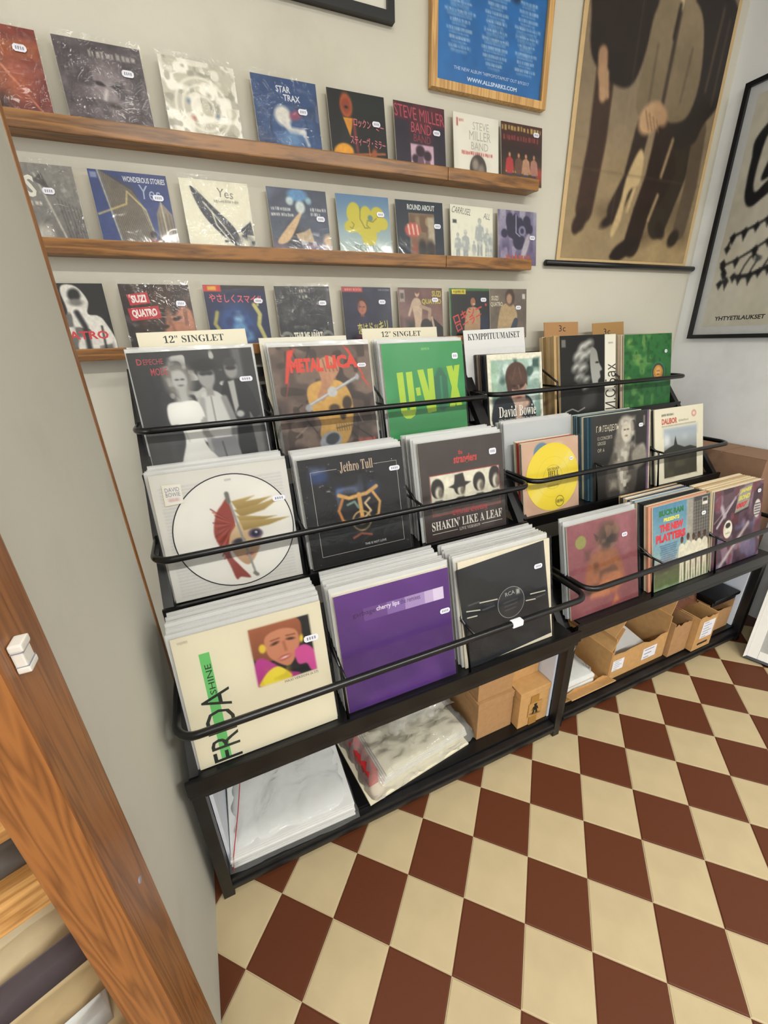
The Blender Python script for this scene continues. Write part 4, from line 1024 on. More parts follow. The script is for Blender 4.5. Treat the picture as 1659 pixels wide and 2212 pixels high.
g = Img(NL, ('8c5258', '7c4246')); g.mottle(5, 80, '9a626a', .6); g.rect(0, .75, 1, 1, '7a4042', w=.1, al=.6); g.poly([(.30, .40), (.42, .34), (.62, .34), (.74, .5), (.78, .72), (.66, .84), (.40, .82), (.22, .66)], ('8c5a3c', 'a0603c'), True, .03); g.mottle(8, 81, '5a3a2c', .75, .5, .2, (.22, .3, .8, .85)); g.mottle(6, 82, 'b8784c', .7, .6, .2, (.25, .4, .75, .85)); g.ell(.56, .2, .16, .15, '5c4236', -15, .04); g.ell(.58, .24, .09, .07, '30241f', 0, .04); g.mottle(16, 83, '8a6a54', .6, .55, .2, (.4, .08, .74, .36)); g.poly([(.36, .14), (.40, .24), (.44, .2)], '4c342c'); g.poly([(.60, .98), (.66, .84), (.70, .96)], 'b06a3c', False, .02); g.ell(.18, .2, .075, .07, '8c8c4c', 0, .006); AL['beast'] = g
g = Img(NL, ('4c7c96', 'a3b4ac')); g.rect(0, .62, 1, .78, ('9aa49c', '877c68'), w=.06); g.rect(0, .74, 1, 1, ('4c4a34', '55653c'), w=.04); g.mottle(9, 86, '7c9468', .6, .5, .3, (0, .8, .6, 1)); g.rect(.60, 0, 1, .62, ('3c3a38', '55504a'), w=.01); g.rect(.58, 0, .70, .64, 'a8a294', w=.02, al=.8)
for k in range(6): g.rect(.72 + k * .045, .06, .74 + k * .045, .5, '77736a', al=.7)
for k in range(14): g.rect(.60, .06 + k * .04, 1, .068 + k * .04, '8a857a', al=.5)
g.rect(.62, .58, 1, .86, '5c4438', w=.05, al=.8); g.ell(.2, .74, .2, .05, '3a342a', 0, .03)
for k, x in enumerate((.50, .61, .71, .81, .92)): g.figure(x, .44 - .02 * (k == 1), 1.02, 'cfcab4', 'c2bca6', '5c3a2c', '221a16', wd=.75, shoe='b0aa98')
g.text('BUCK RAM', .10, .06, .52, .13, '2c6c40', bold=.07); g.text('PRESENTS', .18, .155, .45, .20, 'd6cf4c', bold=.05); g.text('THE NEW', .11, .225, .52, .315, 'c23c44', bold=.08); g.text('PLATTERS', .05, .335, .56, .435, 'c23c44', bold=.08)
for k in range(9): g.dashes(.12 + .01 * (k % 3), .47 + k * .026, .42 - .01 * (k % 4), .482 + k * .026, '3f5a80', k)
g.rect(.86, .03, .96, .12, 'd0ccc0'); g.rect(.87, .04, .95, .08, '2c2824'); AL['whitesuits'] = g
g = Img(NL, ('5a424c', '4a3644')); g.mottle(9, 90, '3a2430', .8, .5, .15); g.mottle(8, 91, '8a7080', .7, .58, .15); g.mottle(11, 92, '6a2c34', .6, .62, .1); g.mottle(6, 93, '6c6a8c', .6, .6, .15, (.1, .5, 1, 1)); g.line([(.42, .14), (.08, .46)], .035, 'a89ca0', .01); g.line([(.48, .10), (.02, .40)], .012, '8c8084', .006); g.line([(.72, .52), (.18, .98)], .05, 'aca0a0', .02); g.line([(.16, .22), (.22, .34)], .06, 'a89ca4', .02)
g.poly([(.50, .05), (.76, .01), (.70, .30), (.42, .34)], '8f8a7c'); g.poly([(.42, .345), (.70, .305), (.70, .325), (.42, .365)], '242028'); g.text('JAMES', .52, .05, .74, .11, 'c8bd54', rot=3, bold=.05, sk=.15); g.text('BOND', .50, .13, .72, .19, 'c8bd54', rot=3, bold=.05, sk=.15); g.text('007', .45, .22, .67, .29, 'b53a40', rot=3, bold=.08, sk=.15); g.ell(.30, .52, .09, .115, 'd8d2be', 0, .004); g.ell(.30, .47, .05, .035, '34302c', 0, .006); g.dashes(.26, .56, .34, .58, '8a8474', 2); g.ell(.90, .36, .075, .12, 'c4beb4', 0, .006)
for k in range(5): g.rect(.84, .29 + k * .035, .96, .305 + k * .035, '3c3440')
AL['spyart'] = g

# ------------------------------------------------------------------ posters
g = Img(110, ('2a6fae', '2a69a4'), 170, vmap=2.45); g.mottle(4, 101, '3379b6', .5); g.ell(.56, -.05, .22, .16, '1c2c40', 0, .03); g.ell(.50, -.08, .1, .1, '5a6472', 0, .04); g.line([(.66, .0), (.70, .12)], .07, '1f3048', .03); g.ell(.5, -.6, .3, .4, '1c2c40', 0, .03)
for x0, x1, ys, n in ((.07, .34, -.1, 11), (.40, .66, .06, 10), (.70, .96, .12, 9)):
    for k in range(n):
        rr = random.Random(k * 7 + int(x0 * 100)); d = rr.uniform(0, .05)
        g.dashes(x0 + d, ys + k * .075, x1 - d, ys + .028 + k * .075, 'b9c6d4', k + int(x0 * 90), .9)
        g.dashes(x0 + d + .02, ys + .038 + k * .075, x1 - d - .03, ys + .060 + k * .075, '93aac4', k + 5, .9)
g.text('THE NEW ALBUM "HIPPOPOTAMUS" OUT 8/9/2017', .16, .83, .88, .862, 'c4d2de'); g.text('WWW.ALLSPARKS.COM', .28, .905, .76, .945, 'd0dce6', bold=.03); BLUE = g
g = Img(110, ('80705a', '93805f'), 230, vmap=1.41); g.rect(.0, .60, 1, 1, ('98835f', 'ab9369'), w=.10); g.mottle(3, 111, '84745c', .5, .4, .4); g.rect(0, 0, .55, .6, '857560', w=.2, al=.6)
gap = 'c0a87c'
g.poly([(.72, .60), (.98, .86), (.9, .92), (.6, .78)], '5c4e3a', True, .04, .6); g.poly([(.38, .98), (.75, .88), (.62, .84)], '5c4c38', True, .03, .7); g.poly([(.22, .80), (.4, .74), (.34, .86)], '5c4c38', True, .03, .6)
def leg(p, w_, c): g.line(p, w_, c, .006)
leg([(.15, .30), (.155, .55), (.125, .80)], .12, '3c2a20'); g.ell(.10, .86, .045, .035, '33241c', -20, .008); g.line([(.12, .82), (.08, .88)], .05, '33241c', .006)
g.poly([(.02, .0), (.40, .0), (.40, .20), (.34, .34), (.22, .36), (.06, .30), (.02, .18)], ('2c221e', '231a16'), True); leg([(.12, .28), (.13, .33)], .06, 'a88464'); g.line([(.13, .33), (.15, .40)], .05, 'b08c6a', .008); g.line([(.16, .33), (.18, .40)], .022, 'b08c6a', .006)
leg([(.46, .48), (.42, .68), (.34, .80)], .10, '2f241d'); g.ell(.31, .84, .06, .022, '2a1f19', -24, .008)
leg([(.80, .40), (.79, .60), (.70, .82)], .16, '31291f'); g.ell(.73, .86, .05, .03, '2a211a', 30, .008); leg([(.90, .45), (.92, .66), (.90, .84)], .11, '5a4c3c'); g.ell(.86, .89, .05, .035, '2c231b', -30, .008)
g.poly([(.70, .0), (1.0, .0), (1.02, .30), (.92, .42), (.86, .50), (.66, .52), (.62, .30)], ('241c18', '2b231d'), True); g.line([(.9, .02), (.88, .3)], .012, '57483a', .01); g.line([(.96, .05), (.95, .34)], .01, '4c3e32', .01)
leg([(.62, .50), (.60, .66), (.55, .80), (.52, .92)], .13, '2a1d17'); leg([(.64, .50), (.72, .62), (.66, .72)], .09, '2c201a'); g.poly([(.36, .99), (.40, .94), (.50, .90), (.57, .91), (.54, .95), (.44, 1.0)], '211713', True)
g.poly([(.42, .10), (.54, .02), (.64, .02), (.76, .08), (.82, .26), (.78, .40), (.66, .44), (.58, .42), (.46, .46), (.38, .40), (.40, .24)], ('8a7a60', '75664e'), True); g.line([(.59, .03), (.57, .42)], .025, '40342a', .008); g.line([(.47, .2), (.47, .4)], .01, '5c4e3c', .01); g.line([(.72, .18), (.70, .36)], .01, '5c4e3c', .01); g.line([(.59, .0), (.585, .06)], .03, 'c8b48e', .006); g.line([(.58, .06), (.57, .16)], .02, '2a211b', .006)
g.ell(.50, .44, .085, .055, 'bd9a74', -25, .01); g.ell(.57, .42, .06, .035, 'b08c68', 20, .01)
for k in range(4): g.line([(.46 + k * .03, .42 + k * .008), (.50 + k * .025, .48)], .006, '7c5f44', .003)
g.poly([(.46, .56), (.50, .58), (.50, .68), (.43, .72), (.40, .84), (.36, .90), (.34, .88), (.38, .76), (.40, .66)], gap, True); g.poly([(.46, .70), (.48, .70), (.45, .80), (.43, .80)], gap); g.line([(.70, .50), (.66, .64)], .02, '9a8464', .006); g.line([(.66, .72), (.62, .82)], .02, '9a8464', .006)
g.rect(.0, .655, 1, .658, '5c4e3c', w=.004, al=.5); g.rect(.33, 0, .335, 1, '9a8668', w=.006, al=.25); FIG = g
g = Img(140, 'd5d0bf', 150); g.mottle(4, 121, 'c8c3b0', .6); g.mottle(7, 122, 'dcd8ca', .6); ik = '191a1e'
g.poly([(.102, .13), (.05, .185), (.056, .25), (.06, .332), (.075, .418), (.125, .46), (.212, .42), (.40, .33), (.52, .24), (.50, .12), (.34, .06), (.2, .08)], ik, True)
g.poly([(.13, .17), (.11, .218), (.104, .312), (.112, .377), (.137, .40), (.191, .364), (.34, .28), (.42, .21), (.36, .13), (.22, .13)], 'd3cebc', True)
g.poly([(.17, .27), (.145, .35), (.187, .352), (.28, .28), (.30, .20), (.22, .20)], ik, True)
def brush(pts, wd):
    g.line(pts, wd, ik, .004)
    for k, (x, y) in enumerate(pts):
        g.poly([(x - .018, y + .002), (x + .005, y - .016), (x + .022, y + .004), (x + .006, y + .03 + .008 * (k % 3))], ik)
brush([(.042, .625), (.061, .577), (.128, .561), (.192, .546), (.253, .525), (.36, .50), (.5, .49)], .012)
brush([(.041, .706), (.12, .688), (.222, .649), (.289, .62), (.40, .59), (.55, .60)], .010)
brush([(.036, .692), (.060, .74), (.086, .778), (.046, .789)], .014)
brush([(.128, .762), (.167, .768), (.23, .766), (.28, .752), (.333, .736), (.44, .73), (.56, .70)], .018)
g.line([(.167, .765), (.185, .72), (.209, .685), (.235, .675), (.264, .691), (.24, .73), (.225, .764)], .008, ik, .003)
g.line([(.30, .74), (.33, .69), (.36, .68), (.40, .70)], .010, ik, .003); g.ell(.26, .695, .02, .012, '55565a', 0, .006); BRUSH = g

# fine print grain on the photographic pictures
for _d in (A7, AL):
    for _i, (_k, _g) in enumerate(_d.items()):
        if _k not in ('shine', 'violet', 'green_type', 'whiteoval', 'liner', 'pinkcard', 'castle', 'feather', 'soon', 'carousel', 'silver', 'wigprofile', 'trio'):
            _g.grain(.045, 300 + _i, 40)
            _g.grain(.04, 400 + _i, 14)
FIG.grain(.03, 501, 45); FIG.grain(.05, 502, 10); BLUE.grain(.05, 503, 20); BRUSH.grain(.03, 504, 30)

# ------------------------------------------------------------------ seven-inch singles on the ledges
ROWS = [
 (1.827, [('red', .686, 'rust red sleeve half hidden by the grey partition, top ledge', 'film2', (.80, .22)),
          ('purple', .900, 'dark purple sleeve with a shiny face, top ledge', 'film2', (.80, .30)),
          ('silver', 1.118, 'crinkled silver white sleeve on the top ledge', 'film2', None),
          ('planet', 1.344, 'blue sleeve with a pale shape over a planet disc', 'film2', (.74, .40)),
          ('guitar', 1.5565, 'black sleeve with a guitarist and pink Japanese lettering', 'film', (.82, .40)),
          ('smb', 1.7676, 'dark plum sleeve with tall red lettering over a photo', 'film', (.82, .38)),
          ('whiteoval', 1.9813, 'white sleeve with an oval group photo at its foot', 'film', None),
          ('five', 2.1751, 'dark red sleeve with a row of casually dressed people', 'film', (.84, .14))]),
 (1.578, [('grey', .690, 'grey sleeve with white lettering, cut off by the partition', 'film2', (.66, .32)),
          ('stripes', .9034, 'blue sleeve with fine striped tower shapes', 'film', (.84, .30)),
          ('feather', 1.1158, 'cream sleeve with a large dark feather', 'film2', None),
          ('landscape', 1.3498, 'slate blue sleeve with a pale beam over mountains', 'film', (.86, .42)),
          ('soon', 1.5626, 'light blue sleeve with bulbous yellow lettering', 'film', (.82, .28)),
          ('round', 1.7688, 'navy sleeve with a collage and fist, middle ledge', 'film', (.86, .40)),
          ('carousel', 1.9781, 'off-white sleeve with faint grey standing figures', 'film', None),
          ('blob', 2.1845, 'purple sleeve with swirling dark lettering, end of the middle ledge', 'film', (.88, .48))]),
 (1.320, [('bw', .690, 'black and white figure sleeve with red lettering, left end of the bottom ledge', 'film', None),
          ('face', .9066, 'brown close-up face sleeve with two red name boxes', 'film2', (.84, .28)),
          ('smile', 1.1261, 'navy sleeve with pink Japanese lettering and gilded figures', 'film', (.86, .24)),
          ('tear', 1.3387, 'plain black sleeve with white title at its foot', 'film2', (.84, .28)),
          ('koi', 1.5606, 'dark indigo sleeve with a portrait and yellow Japanese lettering', 'film', (.80, .26)),
          ('suzi', 1.7708, 'brownish sleeve of a person in a pale jumpsuit', 'film', (.82, .22)),
          ('roxy', 1.9842, 'black sleeve with green edge and slanted red Japanese lettering', 'film', (.84, .22)),
          ('sepia', 2.1692, 'sepia sleeve of a seated person, right end of the bottom ledge', 'film', (.76, .38))])]
for r, (z, items) in enumerate(ROWS):
    for k, (key, x, lab, film, stk) in enumerate(items):
        record('single_record', lab, 'record', A7[key], x + .091, -0.046, z, 0.182, R(7.5), 'seven-inch singles on the wall ledges', th=0.003,
               body='d0cbbc', film=film, margin=(.003, .010), amp=.0010 if film == 'film2' else .0004, stk=(stk[0], stk[1], .026, .014) if stk else None, tilt=R(random.Random(r * 9 + k).uniform(-.5, .5)), seed=r * 10 + k)

# ------------------------------------------------------------------ albums in the racks
LN = R(11.5)
GF = 'front records of the rack columns'
def lp(key, lab, x, y, z, w, **kw):
    return record('album', lab, 'record', AL.get(key), x, y, z, w, kw.pop('lean', LN), GF, **kw)
T1, T2, T3 = TZ
lp('trio', 'black and white album cover of three people standing together', 1.066, -.245, T1, .320, film='film', margin=(.008, .010), stk=(.905, .27, .036, .014), tilt=R(-.6))
lp('shaft', 'brown album cover with red spiked lettering and an ochre skull', 1.430, -.238, T1, .318, film='film', margin=(.012, .013), stk=(.90, .20, .030, .012), tilt=R(.3))
lp('green_type', 'bright green album cover with tall lime letters', 1.791, -.238, T1, .316, film='film', margin=(.005, .006), stk=(.885, .16, .024, .02))
lp('portrait', 'small album with a photo of a long-fringed person and white border', 2.194, -.222, T1, .262, body='e0dcc8', stk=None)
lp('wigprofile', 'black box set cover with a wigged profile and cream side strip', 2.578, -.222, T1, .318, th=.012, body='c9b48c', stk=None)
lp('medallion', 'green mottled album cover with a small round orange medallion', 2.942, -.222, T1, .312, stk=(.87, .25, .018, .014))
t = lp('liner', 'white picture disc of a red and blond haired face in a clear sleeve', 1.072, -.488, T2, .328, film='film', margin=(.008, .010), stk=(.90, .31, .034, .014), tilt=R(.4))
g = Img(NL, 'd9d7d0'); g.mottle(4, 130, 'e0ded6', .6)
g.poly([(.36, .34), (.42, .26), (.48, .22), (.50, .46), (.44, .54), (.42, .70), (.48, .82), (.55, .94), (.47, .92), (.43, .93), (.40, .80), (.36, .66), (.32, .50)], ('8f3a2c', '8a4640'), True)
for a in range(16): g.line([(.49, .44), (.33 + .012 * (a % 4), .28 + a * .03)], .008, 'b5563c' if a % 2 else '6c2a24', .003)
g.poly([(.50, .46), (.56, .42), (.66, .46), (.70, .56), (.66, .70), (.56, .82), (.48, .76), (.43, .64), (.44, .54)], ('c9b48e', 'b08c6c'), True)
for p in ([(.50, .24), (.70, .22), (.62, .26), (.84, .25), (.70, .31), (.54, .33)], [(.51, .32), (.74, .30), (.94, .26), (.76, .36), (.56, .39)], [(.52, .37), (.76, .42), (.86, .43), (.72, .45), (.55, .45)], [(.54, .42), (.80, .45), (.97, .46), (.78, .50), (.56, .51)]): g.poly(p, ('b09a62', '92793f'))
g.ell(.50, .60, .055, .03, '4a4650', -8, .008); g.ell(.50, .60, .03, .022, '23222a', 0, .006); g.ell(.655, .555, .06, .045, '5c5068', 10, .008); g.ell(.655, .555, .035, .032, '2a2838', 0, .006); g.ell(.66, .545, .01, .01, 'd0d0d8', 0, .004); g.ell(.58, .73, .035, .014, '9a5a58', 0, .006)
g.line([(.475, .17), (.60, .93)], .018, '8c8c88', .004); g.line([(.476, .17), (.48, .24)], .035, '6a6a64', .005); g.line([(.59, .91), (.61, .93)], .03, '77776f', .005); g.ring(.5, .5, .498, .010, '22242a'); g.dashes(.48, .05, .53, .06, '9a9a98', 3)
print_obj('picture_disc', g, .302, .302, M['printm'], t, y=-0.0012, x0=.010, z0=.008, circle=True)
sq = MB().prism([(-.140, .250), (-.098, .252), (-.097, .300), (-.139, .302)], -.0032, -.0030).build('hype_sticker', M['card'], t); sq['label'] = 'white square sticker with grey lettering'
g2 = Img(12, 'dad8d2'); g2.text('DAVID', .08, .12, .92, .34, '77757a'); g2.text('BOWIE', .08, .38, .92, .60, '77757a'); g2.dashes(.2, .74, .8, .84, 'c49a94', 2)
print_obj('sticker_print', g2, .038, .046, M['printm'], sq, y=-.0034, x0=-.118, z0=.253)
lp('gold', 'black album cover with blue smoke and a gold emblem', 1.425, -.488, T2, .316, film='film2', margin=(.006, .008), amp=.0006, stk=(.90, .19, .034, .014))
lp('fourheads', 'dark brown album cover with four heads in a white photo strip', 1.793, -.488, T2, .316, film='film', margin=(.006, .010), stk=(.865, .18, .028, .02))
t = lp('pinkcard', 'bright yellow vinyl disc in a clear sleeve with pink card', 2.172, -.474, T2, .262, film='film', margin=(.006, .006), stk=(.86, .30, .02, .012))
g = Img(72, ('ddc834', 'dfcb40')); g.mottle(5, 140, 'dccb56', .5)
for a in (28, 208): g.poly([(.5, .5), (.5 + .5 * math.cos(R(a)), .5 - .5 * math.sin(R(a))), (.5 + .5 * math.cos(R(a + 20)), .5 - .5 * math.sin(R(a + 20)))], 'e0d27c', False, .02, .6)  # two opposed pale wedges: vinyl sheen put into the colour
g.ring(.5, .5, .18, .004, '9a8a24'); g.ring(.5, .5, .30, .002, 'b09e28'); g.text(serif('RICHARD'), .40, .36, .62, .40, '4a4420'); g.text(serif('HELL'), .41, .41, .62, .49, '2c2a18'); g.dashes(.46, .52, .56, .55, '7a7024', 2); g.dashes(.40, .62, .60, .64, '8a7e28', 4); g.ring(.62, .88, .085, .010, '6a6224'); g.dashes(.56, .86, .68, .90, '4a4420', 3)
print_obj('vinyl_disc', g, .246, .246, M['printm'], t, y=-0.0012, x0=.006, z0=.004, circle=True)
lp('wig', 'black album cover of a wigged person in an ornate coat', 2.530, -.476, T2, .320, th=.010, body='3a5560', stk=(.82, .17, .024, .014))
lp('castle', 'cream album cover with a photo of a castle on a dark hill', 2.895, -.470, T2, .312, lean=R(14), th=.005, body='cfc9b0', stk=None)
lp('shine', 'cream album cover with green bar and a photo of a face with yellow earrings', 1.068, -.772, T3, .318, film='film', margin=(.006, .010), stk=(.895, .265, .034, .016), tilt=R(.2))
lp('violet', 'plain violet album cover with a pale lettering strip', 1.416, -.772, T3, .316, film='film', margin=(.004, .005), stk=(.935, .375, .030, .014), tilt=R(.3))
t = lp(None, 'black album cover with a round grey label, slipped askew in its sleeve', 1.766, -.770, T3, .318, film='film', margin=(.004, .008), body='ddd4bc', stk=None)
pr = print_obj('cover_print', AL['label'], .304, .304, M['printm'], t, y=-.0008)
pr.rotation_euler = (0, R(-3.6), 0); pr.location = (.004, 0, .004)
sticker(t, .318, .318, .85, .235, -.0030, .030, .014)
t = lp('beast', 'dusky pink album cover with a brown horned creature', 2.192, -.742, T3, .316, film='film', margin=(.008, .016), lean=R(14), stk=(.80, .24, .026, .014))
lp('whitesuits', 'blue album cover with a row of people in white suits', 2.566, -.752, T3, .312, th=.004, stk=(.88, .22, .024, .014), lean=R(13))
lp('spyart', 'purple patterned album cover with a yellow and red title block', 2.892, -.752, T3, .312, th=.004, stk=(.905, .13, .022, .014))

PALE = ['d2d0c6', 'c4c6c6', 'b4b8ba', 'dcd6c4', '9a9c9c', 'c9c3b0', '6a6a6c', 'd8d8d4']
DARK = ['23252a', '2c3038', '15161a', '3c3a3a', '6a5c50', '8c7c6c', '1f2228', '4c4440', '9a8878', '2a2c30']
KRFT = ['b89a6c', 'c9ad80', 'a88a5c', 'd0bc94', 'b8a078']
def st(n, x, y, z, w, pitch, what, cols, **kw):
    stack(n, x, y, z, w, kw.pop('lean', LN), pitch, 'record sleeve filed %s behind the ' + what, 'records filed behind the ' + what, cols, **kw)
st(6, 1.066, -.238, T1, .318, .0072, 'three-people cover', PALE, seed=1)
st(8, 1.432, -.231, T1, .318, .0072, 'red spiked lettering cover', PALE, seed=2)
st(8, 1.786, -.231, T1, .316, .0080, 'bright green cover', ['5a5c58', '8a8c88', 'c4c6c6', '3c3e40', 'b4b8ba'], seed=3)
st(8, 2.190, -.215, T1, .258, .0095, 'long-fringe photo cover', DARK, film=False, th=.0075, seed=4)
st(4, 2.560, -.205, T1, .316, .0190, 'wigged profile box set', KRFT, film=False, th=.0175, seed=5)
st(5, 2.932, -.215, T1, .312, .0085, 'green medallion cover', ['b8a890', '7c6a58', 'c9bca4', '5a4c44'], film=False, th=.007, seed=6)
st(9, 1.070, -.480, T2, .322, .0078, 'white picture disc', PALE, seed=7)
st(9, 1.424, -.480, T2, .316, .0082, 'gold emblem cover', ['3a3c40', '8a8c8c', '55585c', 'b4b8ba', '24262a'], seed=8)
st(10, 1.787, -.480, T2, .316, .0082, 'four heads cover', ['55585c', '9a9c9c', '6a6c70', 'b4b8ba', 'd0d2d0'], seed=9)
st(5, 2.178, -.466, T2, .258, .0090, 'yellow disc', ['1c1c20', 'c9bda0', '9c2f2c', 'd0b48c', 'd8d2c0'], film=False, th=.0075, seed=10)
st(5, 2.190, -.395, T2, .314, .0085, 'yellow disc, taller than it', ['8a9094', 'a0a6aa', '777c80'], seed=11)
st(9, 2.520, -.464, T2, .316, .0095, 'ornate coat cover', ['2f4a58', '35525c', 'c9bca0', '3c6470', '20282e', '8aa0a0', '3a5560', 'd0c4a8', '4a6a74'], film=False, th=.0085, seed=12)
st(2, 2.893, -.462, T2, .308, .0085, 'castle cover', ['3a3832', 'b8b09a'], film=False, th=.005, seed=13, lean=R(14))
st(12, 1.066, -.764, T3, .318, .0078, 'green bar cover', PALE + ['6a3a36', '3a2c2c', 'a83c34'], seed=14)
st(12, 1.416, -.764, T3, .318, .0080, 'violet cover', PALE, seed=15)
st(12, 1.764, -.762, T3, .318, .0075, 'askew black cover', PALE, seed=16)
st(3, 2.192, -.731, T3, .316, .0085, 'dusky pink cover', ['b4b8ba', '9aa0a4', 'c4c6c6'], seed=17, lean=R(14))
st(13, 2.556, -.744, T3, .314, .0092, 'white suits cover', ['c0866c', 'd8c4a4', '15161a', '1a1c20', '1c1e22', 'c9bca4', '8aa0b0', 'd8d2c4', '2c3a50', 'c8b494', 'd0ccc0', '3a3430', 'cbb08c'], film=False, th=.0080, seed=18, lean=R(12.5))
st(9, 2.888, -.744, T3, .312, .0090, 'yellow and red title block cover', ['d8c8a8', 'cbb690', 'c4a880', 'd6c6a8', 'b89a74'], film=False, th=.0082, seed=19)

# card signs standing between the records
def sign(name, lab, x0, x1, y, ztop, mat, img, lean=LN, h=.34, grp=None, tilt=0.0):
    w = x1 - x0
    zb = ztop - h * math.cos(lean)
    t = thing(name, lab, 'sign', ((x0 + x1) / 2, y, zb), (-lean, tilt, 0), grp)
    boxo('card', mat, t, -w / 2, w / 2, 0, .0016, 0, h)
    if img is not None:
        print_obj('lettering', img, w - .002, .07, M['printm'], t, y=-.0005, z0=h - .071)
def signimg(bg, tx, box, c='26262a', n=24):
    g = Img(n, bg, 8)
    if tx: g.text(tx, *box, c)
    return g
GS = 'card signs in the top tier'
sign('card_sign', 'cream card sign behind the three-people cover', .938, 1.226, -.188, 1.374, M['card'], signimg('ddd6bd', serif('12" SINGLET'), (.22, .14, .78, .42)), grp=GS, tilt=R(-1))
g = signimg('e0dccb', None, None); g.dashes(.26, .62, .76, .86, '8a8880', 4, .7)
sign('card_sign', 'cream card sign with hidden lettering behind the spiked lettering cover', 1.258, 1.542, -.168, 1.349, M['card'], g, grp=GS)
sign('card_sign', 'cream card sign behind the bright green cover', 1.600, 1.890, -.164, 1.368, M['card'], signimg('ddd6bd', serif('12" SINGLET'), (.24, .14, .77, .40)), grp=GS)
t = sign('card_sign', 'white folded paper sign behind the long-fringe photo cover', 2.030, 2.322, -.136, 1.356, M['paper'], signimg('dcdcda', serif('KYMPPITUUMAISET'), (.06, .18, .92, .52)), grp=GS, tilt=R(-1.2))
sign('price_card', 'brown cardboard price card left of the other one, behind the box set', 2.425, 2.615, -.120, 1.374, M['kraft'], signimg('a98156', '3c', (.42, .16, .62, .52)), grp='cardboard price cards', h=.30)
sign('price_card', 'brown cardboard price card right of the other one, behind the green cover', 2.702, 2.895, -.126, 1.368, M['kraft'], signimg('a5804f', '3c', (.34, .34, .56, .70)), grp='cardboard price cards', h=.30, tilt=R(-1.5))

# ------------------------------------------------------------------ posters and frames on the walls
def framed(name, lab, cat, x0, x1, z0, z1, fw, fd, fm, img, mount, wall='back', glass=True, loc=None, rot=None):
    """built in local XZ, facing -Y, back at y=0"""
    w, h = x1 - x0, z1 - z0
    if wall == 'back':
        t = thing(name, lab, cat, (x0, -.002, z0))
    elif wall == 'right':
        t = thing(name, lab, cat, (XR - .002, -x0, z0), (0, 0, R(-90)))
    else:
        t = thing(name, lab, cat, loc, rot)
    def tr(p):
        b = MB(); n = len(p)
        b.add([(x, -fd, z) for x, z in p] + [(x, 0, z) for x, z in p], [tuple(range(n))] + [(i, i + n, (i + 1) % n + n, (i + 1) % n) for i in range(n)])
        return b
    f = fw
    for p in ([(0, 0), (w, 0), (w - f, f), (f, f)], [(w, 0), (w, h), (w - f, h - f), (w - f, f)], [(w, h), (0, h), (f, h - f), (w - f, h - f)], [(0, h), (0, 0), (f, f), (f, h - f)]):
        tr(p).build('frame_bar', fm, t)
    boxo('backing', M['paper'], t, f * .9, w - f * .9, -.008, -.002, f * .9, h - f * .9)
    if img is not None:
        iw, ih = w - 2 * f - 2 * mount, h - 2 * f - 2 * mount
        print_obj('poster_print', img, iw, ih, M['printm'], t, y=-.0088, x0=w / 2, z0=f + mount)
    if glass:
        mesh('glazing', [(f * .95, -.013, f * .95), (w - f * .95, -.013, f * .95), (w - f * .95, -.013, h - f * .95), (f * .95, -.013, h - f * .95)], [(0, 1, 2, 3)], M['glass'], t)
    return t
M['glass'] = plastic_mat('picture_glass', 0.0, 'ffffff', 0.03, 0.0, 2)
framed('framed_poster', 'blue concert poster in a light oak frame on the back wall', 'poster', 1.902, 2.362, 2.058, 2.76, .021, .022, M['oak'], BLUE, 0.0)
framed('framed_picture', 'black picture frame hanging at the top of the back wall', 'picture', 1.05, 1.780, 2.180, 2.90, .022, .020, M['frameb'], Img(8, 'd8d4c8'), 0.0)
t = framed('framed_poster', 'black framed brush drawing poster on the right wall', 'poster', .072, .80, 1.284, 2.250, .017, .022, M['frameb'], None, 0.0, 'right')
g = BRUSH
g.text('YHTYETILAUKSET', .078, .951, .40, .972, '2a2a2c', bold=.03)
print_obj('poster_print', g, .728 - .034 - .07, .966 - .034 - .07, M['printm'], t, y=-.0088, x0=.364, z0=.052)
# hanging scroll poster
t = thing('scroll_poster', 'tall sepia poster of people in suits, hung from a dark rod', 'poster', (2.503, -.004, 1.600))
boxo('sheet', cardmat('c9ac7c'), t, 0.0, .812, -.004, -.002, 0.0, 1.25)
print_obj('poster_print', FIG, .772, 1.235, M['printm'], t, y=-.0048, x0=.406, z0=.018)
MB().tube([(-.062, -.012, -.004), (.862, -.012, -.004)], .011, 12).build('bottom_rod', M['frameb'], t, True)

# picture leaning at the lower right
fr = framed('leaning_frame', 'white framed picture with black edge leaning by the right rack end', 'picture', 0, .72, 0, .80, .010, .022, M['frameb'], None, 0.0, 'free', False, (3.030, -.832, .002), (R(-24), 0, R(-70)))
for _c in [c for c in fr.children if c.name.startswith('frame_bar')][1:]:
    _c.data.materials[0] = M['sensor']
for p in ((.010, .044, .010, .79), (.676, .710, .010, .79), (.044, .676, .010, .046), (.044, .676, .754, .79)):
    boxo('inner_frame', M['sensor'], fr, p[0], p[1], -.020, -.0085, p[2], p[3], .002)
boxo('picture_sheet', cardmat('9c9c96'), fr, .044, .676, -.0105, -.0085, .046, .754)

# cardboard box between the rack and the right wall
t = thing('storage_carton', 'tall plain brown carton between the right rack and the corner', 'box', (3.262, -.47, 0))
boxo('carton_body', M['kraftd'], t, -.095, .095, -.16, .19, 0, .812, .002)
boxo('carton_flap', M['kraftd'], t, -.093, .093, -.159, .01, .8125, .8165)
boxo('carton_flap', M['kraftd'], t, -.093, .093, .015, .189, .8125, .8165)

